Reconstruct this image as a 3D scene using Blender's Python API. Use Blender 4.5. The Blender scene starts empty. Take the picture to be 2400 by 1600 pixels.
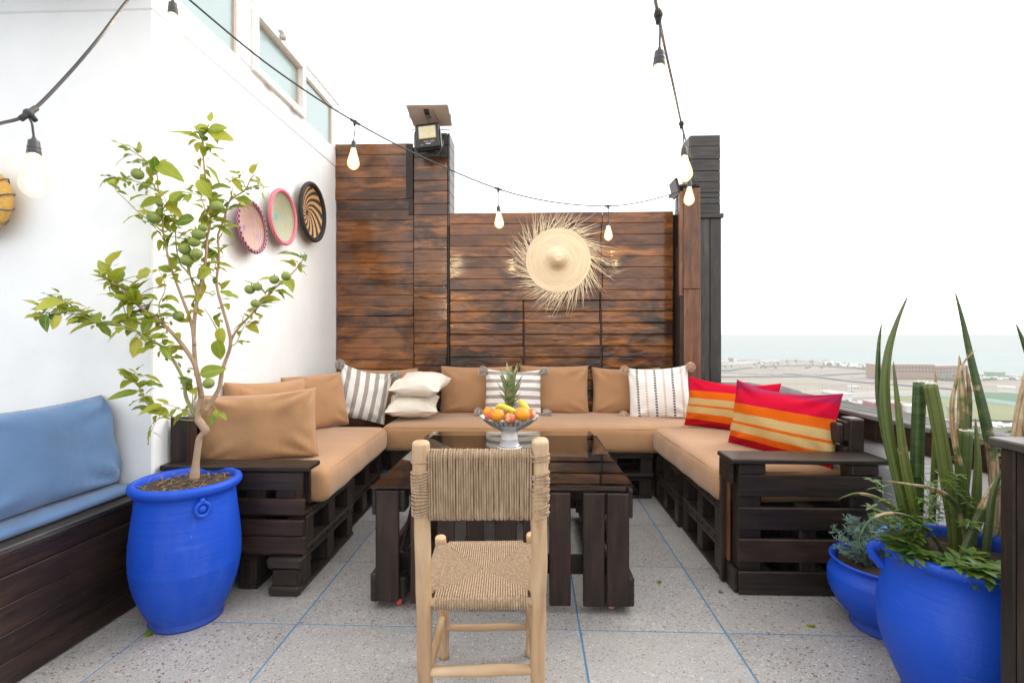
import bpy, bmesh, math, random
from mathutils import Vector, Matrix, Euler, noise
R = math.radians
rnd = random.Random(7)
C = bpy.context.scene.collection
SC = bpy.context.scene

# ------------------------------------------------------------------ camera
F = 1190.0 / 2400.0            # focal length in image widths
H = 1.25                       # eye height above the terrace
PHI = math.atan(45.0 / 1190.0) # small turn to the left
cam_d = bpy.data.cameras.new('camera'); cam = bpy.data.objects.new('camera', cam_d); C.objects.link(cam)
cam_d.sensor_fit = 'HORIZONTAL'; cam_d.sensor_width = 36.0; cam_d.lens = 36.0 * F
cam_d.shift_y = -14.0 / 2400.0
cam_d.clip_start = 0.05; cam_d.clip_end = 60000
cam.location = (0, 0, H); cam.rotation_euler = (R(90), 0, PHI)
SC.camera = cam

# ------------------------------------------------------------------ light
SUN_EL, SUN_AZ = R(38), R(62)   # elevation; azimuth measured from +Y towards +X
world = bpy.data.worlds.new('World'); SC.world = world; world.use_nodes = True
wn = world.node_tree; wn.nodes.clear()
sky = wn.nodes.new('ShaderNodeTexSky'); sky.sky_type = 'NISHITA'; sky.sun_disc = False
sky.sun_elevation = SUN_EL; sky.sun_rotation = SUN_AZ; sky.air_density = 1.0; sky.dust_density = 4.0
bg1 = wn.nodes.new('ShaderNodeBackground'); bg1.inputs['Strength'].default_value = 0.05; sat = wn.nodes.new('ShaderNodeHueSaturation'); sat.inputs['Saturation'].default_value = 0.3
wn.links.new(sky.outputs[0], sat.inputs['Color']); wn.links.new(sat.outputs[0], bg1.inputs['Color'])
bg2 = wn.nodes.new('ShaderNodeBackground'); bg2.inputs['Color'].default_value = (0.985, 0.99, 0.985, 1); bg2.inputs['Strength'].default_value = 1.38
addw = wn.nodes.new('ShaderNodeAddShader'); wo = wn.nodes.new('ShaderNodeOutputWorld')
wn.links.new(bg1.outputs[0], addw.inputs[0]); wn.links.new(bg2.outputs[0], addw.inputs[1]); wn.links.new(addw.outputs[0], wo.inputs['Surface'])
sun_d = bpy.data.lights.new('sun', 'SUN'); sun_d.energy = 0.95; sun_d.angle = R(28); sun_d.color = (1.0, 0.955, 0.9)
sun = bpy.data.objects.new('sun', sun_d); C.objects.link(sun)
sdir = Vector((math.sin(SUN_AZ) * math.cos(SUN_EL), math.cos(SUN_AZ) * math.cos(SUN_EL), math.sin(SUN_EL)))
sun.rotation_euler = (-sdir).to_track_quat('-Z', 'Y').to_euler(); sun.location = (5, 3, 6)
SC.view_settings.view_transform = 'Standard'; SC.view_settings.look = 'None'
SC.view_settings.exposure = 0.35; SC.view_settings.gamma = 1.0; SC.view_settings.use_curve_mapping = False
SC.render.engine = 'CYCLES'
cy = SC.cycles
cy.use_denoising = True; cy.max_bounces = 8; cy.diffuse_bounces = 4; cy.glossy_bounces = 4
cy.transmission_bounces = 4; cy.transparent_max_bounces = 12; cy.volume_bounces = 2
cy.caustics_reflective = False; cy.caustics_refractive = False; cy.sample_clamp_indirect = 6.0

# ------------------------------------------------------------------ pixel of the photograph -> point in the place
cP, sP = math.cos(PHI), math.sin(PHI)
def ray(px, py):
    r = (px - 1200.0) / 1190.0; u = (786.0 - py) / 1190.0
    return Vector((r * cP - sP, r * sP + cP, u))          # per metre of depth along the camera axis
def at(px, py, d): return Vector((0, 0, H)) + ray(px, py) * d
def onY(px, py, Y): v = ray(px, py); return Vector((0, 0, H)) + v * (Y / v.y)
def onX(px, py, X): v = ray(px, py); return Vector((0, 0, H)) + v * (X / v.x)
def onZ(px, py, Z): v = ray(px, py); return Vector((0, 0, H)) + v * ((Z - H) / v.z)
def wx(px, Y): return onY(px, 800, Y).x

# ------------------------------------------------------------------ node helper
class G:
    def __init__(s, name, rough=0.6):
        s.m = bpy.data.materials.new(name); s.m.use_nodes = True; s.t = s.m.node_tree; s.t.nodes.clear()
        s.out = s.t.nodes.new('ShaderNodeOutputMaterial')
        s.b = s.n('ShaderNodeBsdfPrincipled', {'Roughness': rough}); s.t.links.new(s.b.outputs[0], s.out.inputs[0])
    def put(s, sock, v):
        if isinstance(v, bpy.types.NodeSocket): s.t.links.new(v, sock)
        elif isinstance(v, bpy.types.Node): s.t.links.new(v.outputs[0], sock)
        elif isinstance(v, (tuple, list)):
            v = tuple(v)
            if sock.type == 'RGBA' and len(v) == 3: v = v + (1,)
            sock.default_value = v
        else: sock.default_value = v
    def n(s, typ, ins=None, **props):
        nd = s.t.nodes.new(typ)
        for k, v in props.items(): setattr(nd, k, v)
        for k, v in (ins or {}).items(): s.put(nd.inputs[k], v)
        return nd
    def math(s, op, a, b=0.0, c=0.0): return s.n('ShaderNodeMath', {0: a, 1: b, 2: c}, operation=op).outputs[0]
    def mix(s, f, a, b, mode='MIX'):
        nd = s.n('ShaderNodeMix', {0: f}, data_type='RGBA', blend_type=mode); s.put(nd.inputs[6], a); s.put(nd.inputs[7], b); return nd.outputs[2]
    def ramp(s, f, stops, interp='LINEAR'):
        nd = s.n('ShaderNodeValToRGB', {0: f}); cr = nd.color_ramp; cr.interpolation = interp
        while len(cr.elements) < len(stops): cr.elements.new(0.5)
        for e, (p, c) in zip(cr.elements, stops):
            e.position = p; e.color = tuple(c) + (1,) if len(c) == 3 else c
        return nd.outputs[0]
    def obj(s, scale=(1, 1, 1), rand=0.0):
        tc = s.n('ShaderNodeTexCoord'); v = tc.outputs['Object']
        if rand:
            oi = s.n('ShaderNodeObjectInfo'); off = s.n('ShaderNodeVectorMath', {0: oi.outputs['Random'], 1: (rand, rand * 0.37, rand * 0.71)}, operation='MULTIPLY')
            v = s.n('ShaderNodeVectorMath', {0: v, 1: off}, operation='ADD').outputs[0]
        return s.n('ShaderNodeMapping', {'Vector': v, 'Scale': scale}).outputs[0]
    def noise(s, vec, scale, detail=3, rough=0.55, dist=0.0):
        return s.n('ShaderNodeTexNoise', {'Vector': vec, 'Scale': scale, 'Detail': detail, 'Roughness': rough, 'Distortion': dist}).outputs['Fac']
    def rand(s): return s.n('ShaderNodeObjectInfo').outputs['Random']
    def bump(s, h, strength, dist=0.01, prev=None):
        nd = s.n('ShaderNodeBump', {'Strength': strength, 'Distance': dist, 'Height': h})
        if prev is not None: s.put(nd.inputs['Normal'], prev)
        s.put(s.b.inputs['Normal'], nd.outputs[0]); return nd.outputs[0]
    def set(s, **k):
        for a, v in k.items(): s.put(s.b.inputs[a.replace('_', ' ')], v)
        return s.m

def wood(name, dark, mid, light, rough=0.45, grain=1.0, bump=0.35, coat=0.0, blot=0.5, ripple=0.0, rr=0.25, wear=0.0, wearcol=(0.3,0.28,0.26), stain=0.0, staincol=(0.02,0.008,0.005), hot=None, spec=0.5):
    g = G(name, rough)
    v = g.obj((1.6, 16, 16), 37.0)
    a = g.noise(v, 2.2 * grain, 5, 0.62, 0.6)
    v2 = g.obj((4, 90, 90), 21.0); fine = g.noise(v2, 1.5, 3, 0.6)
    v3 = g.obj((1, 1.6, 1.6), 53.0); bl = g.noise(v3, 4.0, 3, 0.6, 0.3)
    col = g.ramp(a, [(0.28, dark), (0.5, mid), (0.72, light)])
    blm = g.ramp(bl, [(0.38, (0, 0, 0)), (0.62, (1, 1, 1))])
    f = g.math('MULTIPLY', g.math('SUBTRACT', 1.0, blm), blot)
    col = g.mix(f, col, tuple(0.35 * x for x in dark))
    if stain:
        gp_ = g.n('ShaderNodeNewGeometry').outputs['Position']
        s1_ = g.noise(g.n('ShaderNodeMapping', {'Vector': gp_, 'Scale': (1.3, 1, 2.0)}).outputs[0], 1.6, 5, 0.62, 0.8)
        sm_ = g.ramp(s1_, [(0.46, (0, 0, 0)), (0.60, (1, 1, 1))]); col = g.mix(g.math('MULTIPLY', sm_, stain), col, staincol)
        if hot:
            s2_ = g.noise(g.n('ShaderNodeMapping', {'Vector': gp_, 'Scale': (1.5, 1, 7.0), 'Location': (7, 3, 2)}).outputs[0], 1.4, 5, 0.6, 0.6)
            hm_ = g.ramp(s2_, [(0.5, (0, 0, 0)), (0.66, (1, 1, 1))]); col = g.mix(g.math('MULTIPLY', hm_, 0.65), col, hot)
    # knots
    vk = g.obj((3.2, 9.0, 9.0), 11.0)
    vo = g.n('ShaderNodeTexVoronoi', {'Vector': vk, 'Scale': 1.0}).outputs['Distance']
    kn = g.ramp(vo, [(0.03, (1, 1, 1)), (0.12, (0, 0, 0))])
    col = g.mix(g.math('MULTIPLY', kn, 0.7), col, tuple(0.3 * x for x in dark))
    r = g.rand(); val = g.math('ADD', 0.78, g.math('MULTIPLY', r, rr * 2))
    col = g.n('ShaderNodeHueSaturation', {'Color': col, 'Value': val}).outputs[0]
    if wear:
        wv = g.noise(g.obj((3, 3, 3), 9.0), 5.0, 6, 0.75)
        wm = g.ramp(wv, [(0.60, (0, 0, 0)), (0.72, (1, 1, 1))])
        col = g.mix(g.math('MULTIPLY', wm, wear), col, wearcol)
    g.set(Base_Color=col, Specular_IOR_Level=spec)
    rg = g.math('ADD', rough, g.math('MULTIPLY', g.math('SUBTRACT', fine, 0.5), 0.35))
    g.put(g.b.inputs['Roughness'], rg)
    hgt = g.math('ADD', g.math('MULTIPLY', fine, 0.5), a)
    nrm = g.bump(hgt, bump, 0.004)
    if ripple:
        rp = g.noise(g.obj((6, 22, 22), 5.0), 0.9, 4, 0.55, 1.2)
        nrm = g.bump(rp, ripple, 0.022, nrm)
    if coat:
        cn_ = g.noise(g.obj((5, 15, 15), 5.0), 0.8, 2, 0.5, 0.8); cb_ = g.n('ShaderNodeBump', {'Strength': 0.5 if ripple else 0.3, 'Distance': 0.004 if ripple < 0.9 else 0.009, 'Height': cn_})
        g.set(Coat_Weight=coat, Coat_Roughness=0.13 if ripple else 0.18); g.put(g.b.inputs['Coat Normal'], cb_.outputs[0])
    return g.m

def plaster(name, col, bump=0.25):
    g = G(name, 0.75); v = g.obj((1, 1, 1))
    n1 = g.noise(v, 3.0, 5, 0.6); n2 = g.noise(v, 90.0, 3, 0.6); n3 = g.noise(v, 14.0, 4, 0.6)
    g.set(Base_Color=g.mix(g.ramp(n1, [(0.35, (0, 0, 0)), (0.7, (1, 1, 1))]), col, tuple(0.93 * c for c in col)))
    g.bump(g.math('ADD', g.math('MULTIPLY', n2, 0.3), n3), bump, 0.006); return g.m

def fabric(name, col, weave=1400.0, bump=0.25, var=0.12, rough=0.9):
    g = G(name, rough); v = g.obj((1, 1, 1), 3.0)
    n1 = g.noise(v, 5.0, 4, 0.6); n2 = g.noise(v, 300.0, 2, 0.6)
    f = g.math('MULTIPLY', g.ramp(n1, [(0.3, (0, 0, 0)), (0.7, (1, 1, 1))]), 1.0)
    c = g.mix(f, tuple(x * (1 - var) for x in col), tuple(min(1, x * (1 + var)) for x in col))
    g.set(Base_Color=c, Sheen_Weight=0.25, Sheen_Roughness=0.5)
    wr = g.noise(g.obj((1, 1, 1), 3.0), 7.0, 3, 0.5, 0.25)
    nn = g.bump(n2, bump, 0.0012); g.bump(wr, 0.3, 0.025, nn)
    return g.m

def solid(name, col, rough=0.5, metal=0.0, bump=0.0, bscale=40, var=0.1):
    g = G(name, rough); n1 = g.noise(g.obj((1, 1, 1), 5.0), bscale, 3, 0.6)
    g.set(Base_Color=g.mix(n1, tuple(x * (1 - var) for x in col), tuple(min(1, x * (1 + var)) for x in col)), Metallic=metal)
    if bump: g.bump(n1, bump, 0.003)
    return g.m

# ------------------------------------------------------------------ object helpers
def world_m(o):
    m = o.matrix_basis.copy()
    if o.parent: m = world_m(o.parent) @ o.matrix_parent_inverse @ m
    return m
def par(o, p):
    if p is not None:
        o.parent = p; o.matrix_parent_inverse = world_m(p).inverted()
    return o
def mesh(name, verts, faces, mats, smooth=False, fmat=None):
    me = bpy.data.meshes.new(name); me.from_pydata([tuple(v) for v in verts], [], faces)
    for m in (mats if isinstance(mats, (list, tuple)) else [mats]): me.materials.append(m)
    if smooth: me.polygons.foreach_set('use_smooth', [True] * len(faces))
    if fmat: me.polygons.foreach_set('material_index', fmat)
    me.update(); return me
def link(name, me, parent=None, loc=(0, 0, 0), rot=None):
    o = bpy.data.objects.new(name, me); C.objects.link(o); o.location = loc
    if rot is not None:
        if isinstance(rot, Matrix): o.rotation_euler = rot.to_euler()
        else: o.rotation_euler = rot
    return par(o, parent)
def tag(o, label=None, cat=None, group=None, kind=None):
    if label: o['label'] = label
    if cat: o['category'] = cat
    if group: o['group'] = group
    if kind: o['kind'] = kind
    return o
def thing(name, label, cat, loc=(0, 0, 0), group=None, rotz=0):
    o = bpy.data.objects.new(name, None); C.objects.link(o); o.location = loc; o.rotation_euler = (0, 0, rotz)
    o.empty_display_size = 0.1
    return tag(o, label, cat, group)
def copy_tree(o, parent=None):
    c = o.copy(); C.objects.link(c)
    if parent: c.parent = parent
    for ch in list(o.children): copy_tree(ch, c)
    return c

def cham(sx, sy, sz, b):
    """box with chamfered edges, centred"""
    hx, hy, hz = sx / 2, sy / 2, sz / 2; b = min(b, hx * .45, hy * .45, hz * .45)
    V = []; idx = {}
    for i in (-1, 1):
        for j in (-1, 1):
            for k in (-1, 1):
                for a in range(3):
                    p = [i * (hx - b), j * (hy - b), k * (hz - b)]
                    p[a] = (i, j, k)[a] * (hx, hy, hz)[a]
                    idx[(i, j, k, a)] = len(V); V.append(p)
    Fc = []
    for a in range(3):
        b1, b2 = [x for x in range(3) if x != a]
        for s in (-1, 1):
            q = []
            for (u, w) in ((-1, -1), (1, -1), (1, 1), (-1, 1)):
                k = [0, 0, 0]; k[a] = s; k[b1] = u; k[b2] = w; q.append(idx[(*k, a)])
            Fc.append(q)
    for a in range(3):          # edge strips parallel to axis a
        b1, b2 = [x for x in range(3) if x != a]
        for s1 in (-1, 1):
            for s2 in (-1, 1):
                k1 = [0, 0, 0]; k1[a] = -1; k1[b1] = s1; k1[b2] = s2; k2 = list(k1); k2[a] = 1
                Fc.append([idx[(*k1, b1)], idx[(*k2, b1)], idx[(*k2, b2)], idx[(*k1, b2)]])
    for i in (-1, 1):
        for j in (-1, 1):
            for k in (-1, 1): Fc.append([idx[(i, j, k, 0)], idx[(i, j, k, 1)], idx[(i, j, k, 2)]])
    return V, Fc
def fix(me):
    bm = bmesh.new(); bm.from_mesh(me); bmesh.ops.recalc_face_normals(bm, faces=bm.faces); bm.to_mesh(me); bm.free(); return me
_bc = {}
def plank(name, x0, x1, y0, y1, z0, z1, mat, parent=None, bev=0.003, jit=0.0, rot=(0, 0, 0), axis=None):
    """board between the given bounds; its local X (the grain) runs along its longest side"""
    d = [abs(x1 - x0), abs(y1 - y0), abs(z1 - z0)]; c = ((x0 + x1) / 2, (y0 + y1) / 2, (z0 + z1) / 2)
    ax = d.index(max(d)) if axis is None else axis
    if ax == 0: dims, base = (d[0], d[1], d[2]), Matrix.Identity(3)
    elif ax == 1: dims, base = (d[1], d[0], d[2]), Matrix.Rotation(R(90), 3, 'Z')
    else: dims, base = (d[2], d[1], d[0]), Matrix.Rotation(R(90), 3, 'Y')
    key = (round(dims[0], 3), round(dims[1], 3), round(dims[2], 3), mat.name, bev)
    if key not in _bc: V, Fc = cham(*dims, bev); _bc[key] = fix(mesh(name, V, Fc, mat))
    rt = Euler((rot[0] + rnd.uniform(-jit, jit), rot[1] + rnd.uniform(-jit, jit), rot[2] + rnd.uniform(-jit, jit))).to_matrix() @ base
    return link(name, _bc[key], parent, c, rt)
def quadbox(name, pts, z0, z1, mat, parent=None):
    """prism over a plan quad (list of (x, y), counter-clockwise)"""
    n = len(pts); V = [(x, y, z0) for x, y in pts] + [(x, y, z1) for x, y in pts]
    Fc = [list(range(n))[::-1], list(range(n, 2 * n))] + [[i, (i + 1) % n, n + (i + 1) % n, n + i] for i in range(n)]
    cx = sum(p[0] for p in pts) / n; cyy = sum(p[1] for p in pts) / n; cz = (z0 + z1) / 2
    V = [(a - cx, b - cyy, c - cz) for a, b, c in V]
    return link(name, fix(mesh(name, V, Fc, mat)), parent, (cx, cyy, cz))

class MB:
    def __init__(s): s.V = []; s.F = []; s.M = []
    def add(s, V, Fc, mi=0):
        o = len(s.V); s.V += [tuple(v) for v in V]; s.F += [[i + o for i in f] for f in Fc]; s.M += [mi] * len(Fc)
    def box(s, c, d, rot=None, mi=0, bev=0.002):
        V, Fc = cham(d[0], d[1], d[2], bev)
        if rot is not None: V = [rot @ Vector(v) for v in V]
        s.add([(v[0] + c[0], v[1] + c[1], v[2] + c[2]) for v in V], Fc, mi)
    def cube(s, c, d, mi=0):
        x, y, z = d[0] / 2, d[1] / 2, d[2] / 2
        V = [(c[0] + i * x, c[1] + j * y, c[2] + k * z) for i in (-1, 1) for j in (-1, 1) for k in (-1, 1)]
        s.add(V, [[0, 1, 3, 2], [4, 6, 7, 5], [0, 4, 5, 1], [2, 3, 7, 6], [0, 2, 6, 4], [1, 5, 7, 3]], mi)
    def tube(s, P, r, n=8, mi=0, cap=True, flat=1.0, grooves=0, gd=0.0):
        P = [Vector(p) for p in P]; rs = r if isinstance(r, (list, tuple)) else [r] * len(P)
        V = []; t0 = (P[1] - P[0]).normalized(); up = Vector((0, 0, 1)) if abs(t0.z) < 0.9 else Vector((0, 1, 0))
        nx = t0.cross(up).normalized()
        for i, p in enumerate(P):
            t = (P[min(i + 1, len(P) - 1)] - P[max(i - 1, 0)]).normalized()
            nx = (nx - t * nx.dot(t)).normalized(); ny = t.cross(nx)
            for k in range(n):
                a = 2 * math.pi * k / n; rr = rs[i] * (1 + gd * math.cos(a * grooves))
                V.append(p + nx * math.cos(a) * rr + ny * math.sin(a) * rr * flat)
        Fc = [[i * n + k, i * n + (k + 1) % n, (i + 1) * n + (k + 1) % n, (i + 1) * n + k] for i in range(len(P) - 1) for k in range(n)]
        if cap: Fc += [list(range(n))[::-1], [(len(P) - 1) * n + k for k in range(n)]]
        s.add(V, Fc, mi)
    def lathe(s, prof, n=48, mi=0, c=(0, 0, 0), wob=None):
        V = []
        for j, (r, z) in enumerate(prof):
            for k in range(n):
                a = 2 * math.pi * k / n; rr = r * (wob(a, z) if wob else 1)
                V.append((c[0] + rr * math.cos(a), c[1] + rr * math.sin(a), c[2] + z))
        Fc = [[j * n + k, j * n + (k + 1) % n, (j + 1) * n + (k + 1) % n, (j + 1) * n + k] for j in range(len(prof) - 1) for k in range(n)]
        s.add(V, Fc, mi)
    def sphere(s, c, r, n=12, m=8, mi=0, sq=(1, 1, 1), rot=None, nz=0.0):
        V = []; 
        for j in range(m + 1):
            th = math.pi * j / m
            for k in range(n):
                a = 2 * math.pi * k / n
                v = Vector((math.sin(th) * math.cos(a) * sq[0], math.sin(th) * math.sin(a) * sq[1], math.cos(th) * sq[2])) * r
                if nz: v *= 1 + nz * noise.noise(v * 40 + Vector(c) * 9)
                if rot is not None: v = rot @ v
                V.append((v.x + c[0], v.y + c[1], v.z + c[2]))
        s.add(V, [[j * n + k, (j + 1) * n + k, (j + 1) * n + (k + 1) % n, j * n + (k + 1) % n] for j in range(m) for k in range(n)], mi)
    def rope(s, P, r, pitch=0.02, mi=0, n=5, step=0.0035, phase=None):
        """two-ply twisted cord along a path"""
        P = resample([Vector(p) for p in P], step)
        if len(P) < 3: return
        ph = rnd.uniform(0, 6.28) if phase is None else phase
        for ply in (0, 1):
            Q = []; t0 = (P[1] - P[0]).normalized(); up = Vector((0, 0, 1)) if abs(t0.z) < 0.9 else Vector((0, 1, 0)); nx = t0.cross(up).normalized()
            for i, p in enumerate(P):
                t = (P[min(i + 1, len(P) - 1)] - P[max(i - 1, 0)]).normalized()
                nx = (nx - t * nx.dot(t)).normalized(); ny = t.cross(nx); a = ph + ply * math.pi + 2 * math.pi * i * step / pitch
                Q.append(p + (nx * math.cos(a) + ny * math.sin(a)) * r * 0.58)
            s.tube(Q, r * 0.54, n, mi, cap=False)
    def build(s, name, mats, parent=None, smooth=True, loc=(0, 0, 0), rot=None, recalc=False):
        me = mesh(name, s.V, s.F, mats, smooth, s.M)
        if recalc: fix(me)
        return link(name, me, parent, loc, rot)
def resample(P, step):
    out = [P[0].copy()]; acc = 0.0
    for a, b in zip(P, P[1:]):
        L = (b - a).length
        if L < 1e-9: continue
        d = step - acc
        while d <= L: out.append(a + (b - a) * (d / L)); d += step
        acc = (acc + L) % step
    if (out[-1] - P[-1]).length > step * 0.3: out.append(P[-1].copy())
    return out
def smooth_path(P, sub=6):
    P = [Vector(p) for p in P]; out = []
    for i in range(len(P) - 1):
        p0, p1, p2, p3 = P[max(i - 1, 0)], P[i], P[i + 1], P[min(i + 2, len(P) - 1)]
        for k in range(sub):
            t = k / sub
            out.append(0.5 * ((2 * p1) + (p2 - p0) * t + (2 * p0 - 5 * p1 + 4 * p2 - p3) * t * t + (3 * p1 - p0 - 3 * p2 + p3) * t ** 3))
    out.append(P[-1]); return out

# ------------------------------------------------------------------ materials
M = {}
M['plaster'] = plaster('white_plaster', (0.84, 0.85, 0.86))
M['plaster_low'] = plaster('parapet_plaster', (0.74, 0.76, 0.80))
M['frame_white'] = solid('window_frame_paint', (0.84, 0.83, 0.81), 0.4, var=0.02)
M['wall_wood'] = wood('varnished_wall_wood', (0.100, 0.036, 0.014), (0.175, 0.068, 0.025), (0.25, 0.105, 0.042), 0.42, 0.8, 0.3, coat=1.0, blot=0.22, rr=0.2, ripple=0.6, stain=0.75, staincol=(0.036, 0.011, 0.007), hot=(0.36, 0.125, 0.024), spec=0.1)
M['wall_wood_rough'] = wood('rippled_wall_wood', (0.080, 0.029, 0.011), (0.180, 0.068, 0.023), (0.28, 0.120, 0.044), 0.40, 0.8, 0.4, coat=1.0, blot=0.3, rr=0.22, ripple=1.0, stain=0.82, staincol=(0.022, 0.010, 0.008), hot=(0.45, 0.165, 0.035), spec=0.1)
M['orange_wood'] = wood('orange_post_wood', (0.075, 0.028, 0.013), (0.19, 0.075, 0.032), (0.27, 0.12, 0.055), 0.42, 0.8, 0.3, coat=0.1, blot=0.4, rr=0.15)
M['black_wood'] = wood('black_stained_wood', (0.009, 0.0065, 0.0055), (0.022, 0.0150, 0.0120), (0.046, 0.028, 0.020), 0.42, 1.0, 0.4, coat=0.08, blot=0.3, rr=0.35, wear=0.12, wearcol=(0.13, 0.10, 0.085), spec=0.3)
M['brown_wood'] = wood('dark_brown_stained_wood', (0.012, 0.0075, 0.006), (0.025, 0.014, 0.0105), (0.045, 0.022, 0.014), 0.42, 1.0, 0.4, coat=0.08, spec=0.3, blot=0.45, rr=0.35, wear=0.10, wearcol=(0.18, 0.13, 0.10))
M['table_wood'] = wood('red_brown_table_wood', (0.014, 0.007, 0.005), (0.042, 0.017, 0.010), (0.085, 0.034, 0.018), 0.45, 1.0, 0.3, coat=0.1, blot=0.4, rr=0.25, wear=0.25, wearcol=(0.14, 0.06, 0.025))
M['pillar_wood'] = wood('grey_pillar_wood', (0.024, 0.020, 0.019), (0.050, 0.043, 0.040), (0.088, 0.077, 0.070), 0.5, 1.0, 0.5, coat=0.1, blot=0.35, rr=0.2)
M['grey_wood'] = wood('weathered_coping_wood', (0.075, 0.072, 0.07), (0.13, 0.125, 0.12), (0.20, 0.195, 0.19), 0.75, 1.0, 0.5, blot=0.35, rr=0.25, spec=0.15)
M['pale_wood'] = wood('peeled_laurel_wood', (0.47, 0.28, 0.14), (0.64, 0.43, 0.25), (0.73, 0.54, 0.35), 0.5, 0.6, 0.25, blot=0.2, rr=0.06)
M['tan'] = fabric('tan_canvas', (0.385, 0.208, 0.100), var=0.07)
M['blue_fabric'] = fabric('faded_blue_canvas', (0.072, 0.145, 0.285), var=0.14)
M['cream'] = fabric('cream_cotton', (0.78, 0.72, 0.63), var=0.06)
M['black'] = solid('black_rubber', (0.018, 0.018, 0.02), 0.5)
M['joint'] = solid('blue_joint', (0.045, 0.20, 0.38), 0.6)
def terrazzo():
    g = G('terrazzo', 0.48); v = g.obj((1, 1, 1), 31.0)
    base = g.mix(g.ramp(g.noise(v, 2.2, 4, 0.6), [(0.3, (0, 0, 0)), (0.7, (1, 1, 1))]), (0.31, 0.31, 0.325), (0.38, 0.37, 0.365))
    def chips(scale, lo, hi, cols, seed):
        vm = g.n('ShaderNodeMapping', {'Vector': v, 'Location': (seed, seed * 2.1, 0), 'Scale': (1, 1, 0.2)}).outputs[0]
        wob = g.n('ShaderNodeTexNoise', {'Vector': vm, 'Scale': scale * 1.6, 'Detail': 1})
        vv = g.n('ShaderNodeVectorMath', {0: vm, 1: g.n('ShaderNodeVectorMath', {0: wob.outputs['Color'], 1: (0.35 / scale,) * 3}, operation='MULTIPLY')}, operation='ADD').outputs[0]
        vo = g.n('ShaderNodeTexVoronoi', {'Vector': vv, 'Scale': scale})
        sep = g.n('ShaderNodeSeparateColor', {0: vo.outputs['Color']})
        thr = g.math('MULTIPLY', sep.outputs[0], hi)
        mask = g.math('MULTIPLY', g.math('LESS_THAN', vo.outputs['Distance'], thr), g.math('GREATER_THAN', sep.outputs[2], lo))
        col = g.ramp(sep.outputs[1], cols, 'CONSTANT')
        return mask, col
    c = base
    for sc, lo, hi, cols, sd in ((75, 0.1, 0.45, [(0, (0.42, 0.41, 0.39)), (0.35, (0.27, 0.25, 0.24)), (0.6, (0.50, 0.49, 0.48)), (0.85, (0.30, 0.24, 0.20))], 1.3),
                             (150, 0.1, 0.5, [(0, (0.46, 0.45, 0.44)), (0.4, (0.26, 0.24, 0.23)), (0.7, (0.52, 0.50, 0.48)), (0.88, (0.22, 0.19, 0.17))], 4.7),
                             (62, 0.80, 0.42, [(0, (0.15, 0.13, 0.12)), (0.45, (0.25, 0.16, 0.12)), (0.7, (0.17, 0.15, 0.14)), (0.9, (0.30, 0.22, 0.16))], 8.1),
                             (105, 0.72, 0.48, [(0, (0.13, 0.115, 0.11)), (0.5, (0.22, 0.17, 0.14)), (0.8, (0.16, 0.14, 0.13))], 12.9)):
        mk, col = chips(sc, lo, hi, cols, sd); c = g.mix(mk, c, col)
    c = g.n('ShaderNodeHueSaturation', {'Color': c, 'Value': g.math('ADD', 0.94, g.math('MULTIPLY', g.rand(), 0.12))}).outputs[0]
    c = g.mix(1.0, c, (1.0, 0.975, 0.945), 'MULTIPLY')
    gpos = g.n('ShaderNodeNewGeometry').outputs['Position']; sm = g.ramp(g.noise(gpos, 2.6, 7, 0.7, 0.4), [(0.52, (0, 0, 0)), (0.75, (1, 1, 1))]); c = g.mix(g.math('MULTIPLY', sm, 0.38), c, (0.17, 0.145, 0.125))
    dirt = g.ramp(g.noise(g.obj((1, 1, 1), 3.0), 1.7, 5, 0.65), [(0.45, (0, 0, 0)), (0.8, (1, 1, 1))])
    c = g.mix(g.math('MULTIPLY', dirt, 0.35), c, (0.27, 0.23, 0.20))
    g.set(Base_Color=c); g.bump(g.noise(v, 60, 3), 0.12, 0.003); return g.m
M['terrazzo'] = terrazzo()
def stripes(name, axis, stops, period=None, off=0.0, span=1.0, bump=True):
    """printed bands across a cloth, along one local axis"""
    g = G(name, 0.92); v = g.obj((1, 1, 1)); sp = g.n('ShaderNodeSeparateXYZ', {0: v}); a = sp.outputs[axis]
    a = g.math('ADD', a, g.math('MULTIPLY', g.math('SUBTRACT', g.noise(v, 6, 2), 0.5), 0.012))
    if period: f = g.math('FRACT', g.math('DIVIDE', g.math('ADD', a, 10.0 + off), period))
    else: f = g.math('DIVIDE', g.math('ADD', a, off), span)
    c = g.ramp(f, stops, 'CONSTANT')
    n2 = g.noise(v, 350, 2); c = g.mix(g.math('MULTIPLY', g.math('SUBTRACT', n2, 0.4), 0.35), c, (0, 0, 0))
    g.set(Base_Color=c, Specular_IOR_Level=0.15); nn = g.bump(n2, 0.3, 0.0015); g.bump(g.noise(v, 10, 4, 0.5, 1.0), 0.3, 0.02, nn)
    return g.m
WHT, GRY = (0.78, 0.765, 0.74), (0.36, 0.31, 0.275)
M['stripe_x'] = stripes('grey_white_stripe_upright', 0, [(0, WHT), (0.56, GRY)], period=0.076, off=0.01)
M['stripe_z'] = stripes('grey_white_stripe_level', 2, [(0, WHT), (0.55, GRY)], period=0.068, off=0.02)
RED, MAG, ORG, YEL, DRED = (0.56, 0.002, 0.030), (0.32, 0.012, 0.060), (0.68, 0.115, 0.003), (0.58, 0.40, 0.17), (0.42, 0.002, 0.010)
def kilim(name, stops): return stripes(name, 2, stops, off=0.0, span=0.405)
M['kilim'] = kilim('red_orange_stripe', [(0, DRED), (0.13, ORG), (0.22, YEL), (0.335, ORG), (0.375, YEL), (0.50, ORG), (0.64, RED), (0.84, MAG)])
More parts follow.
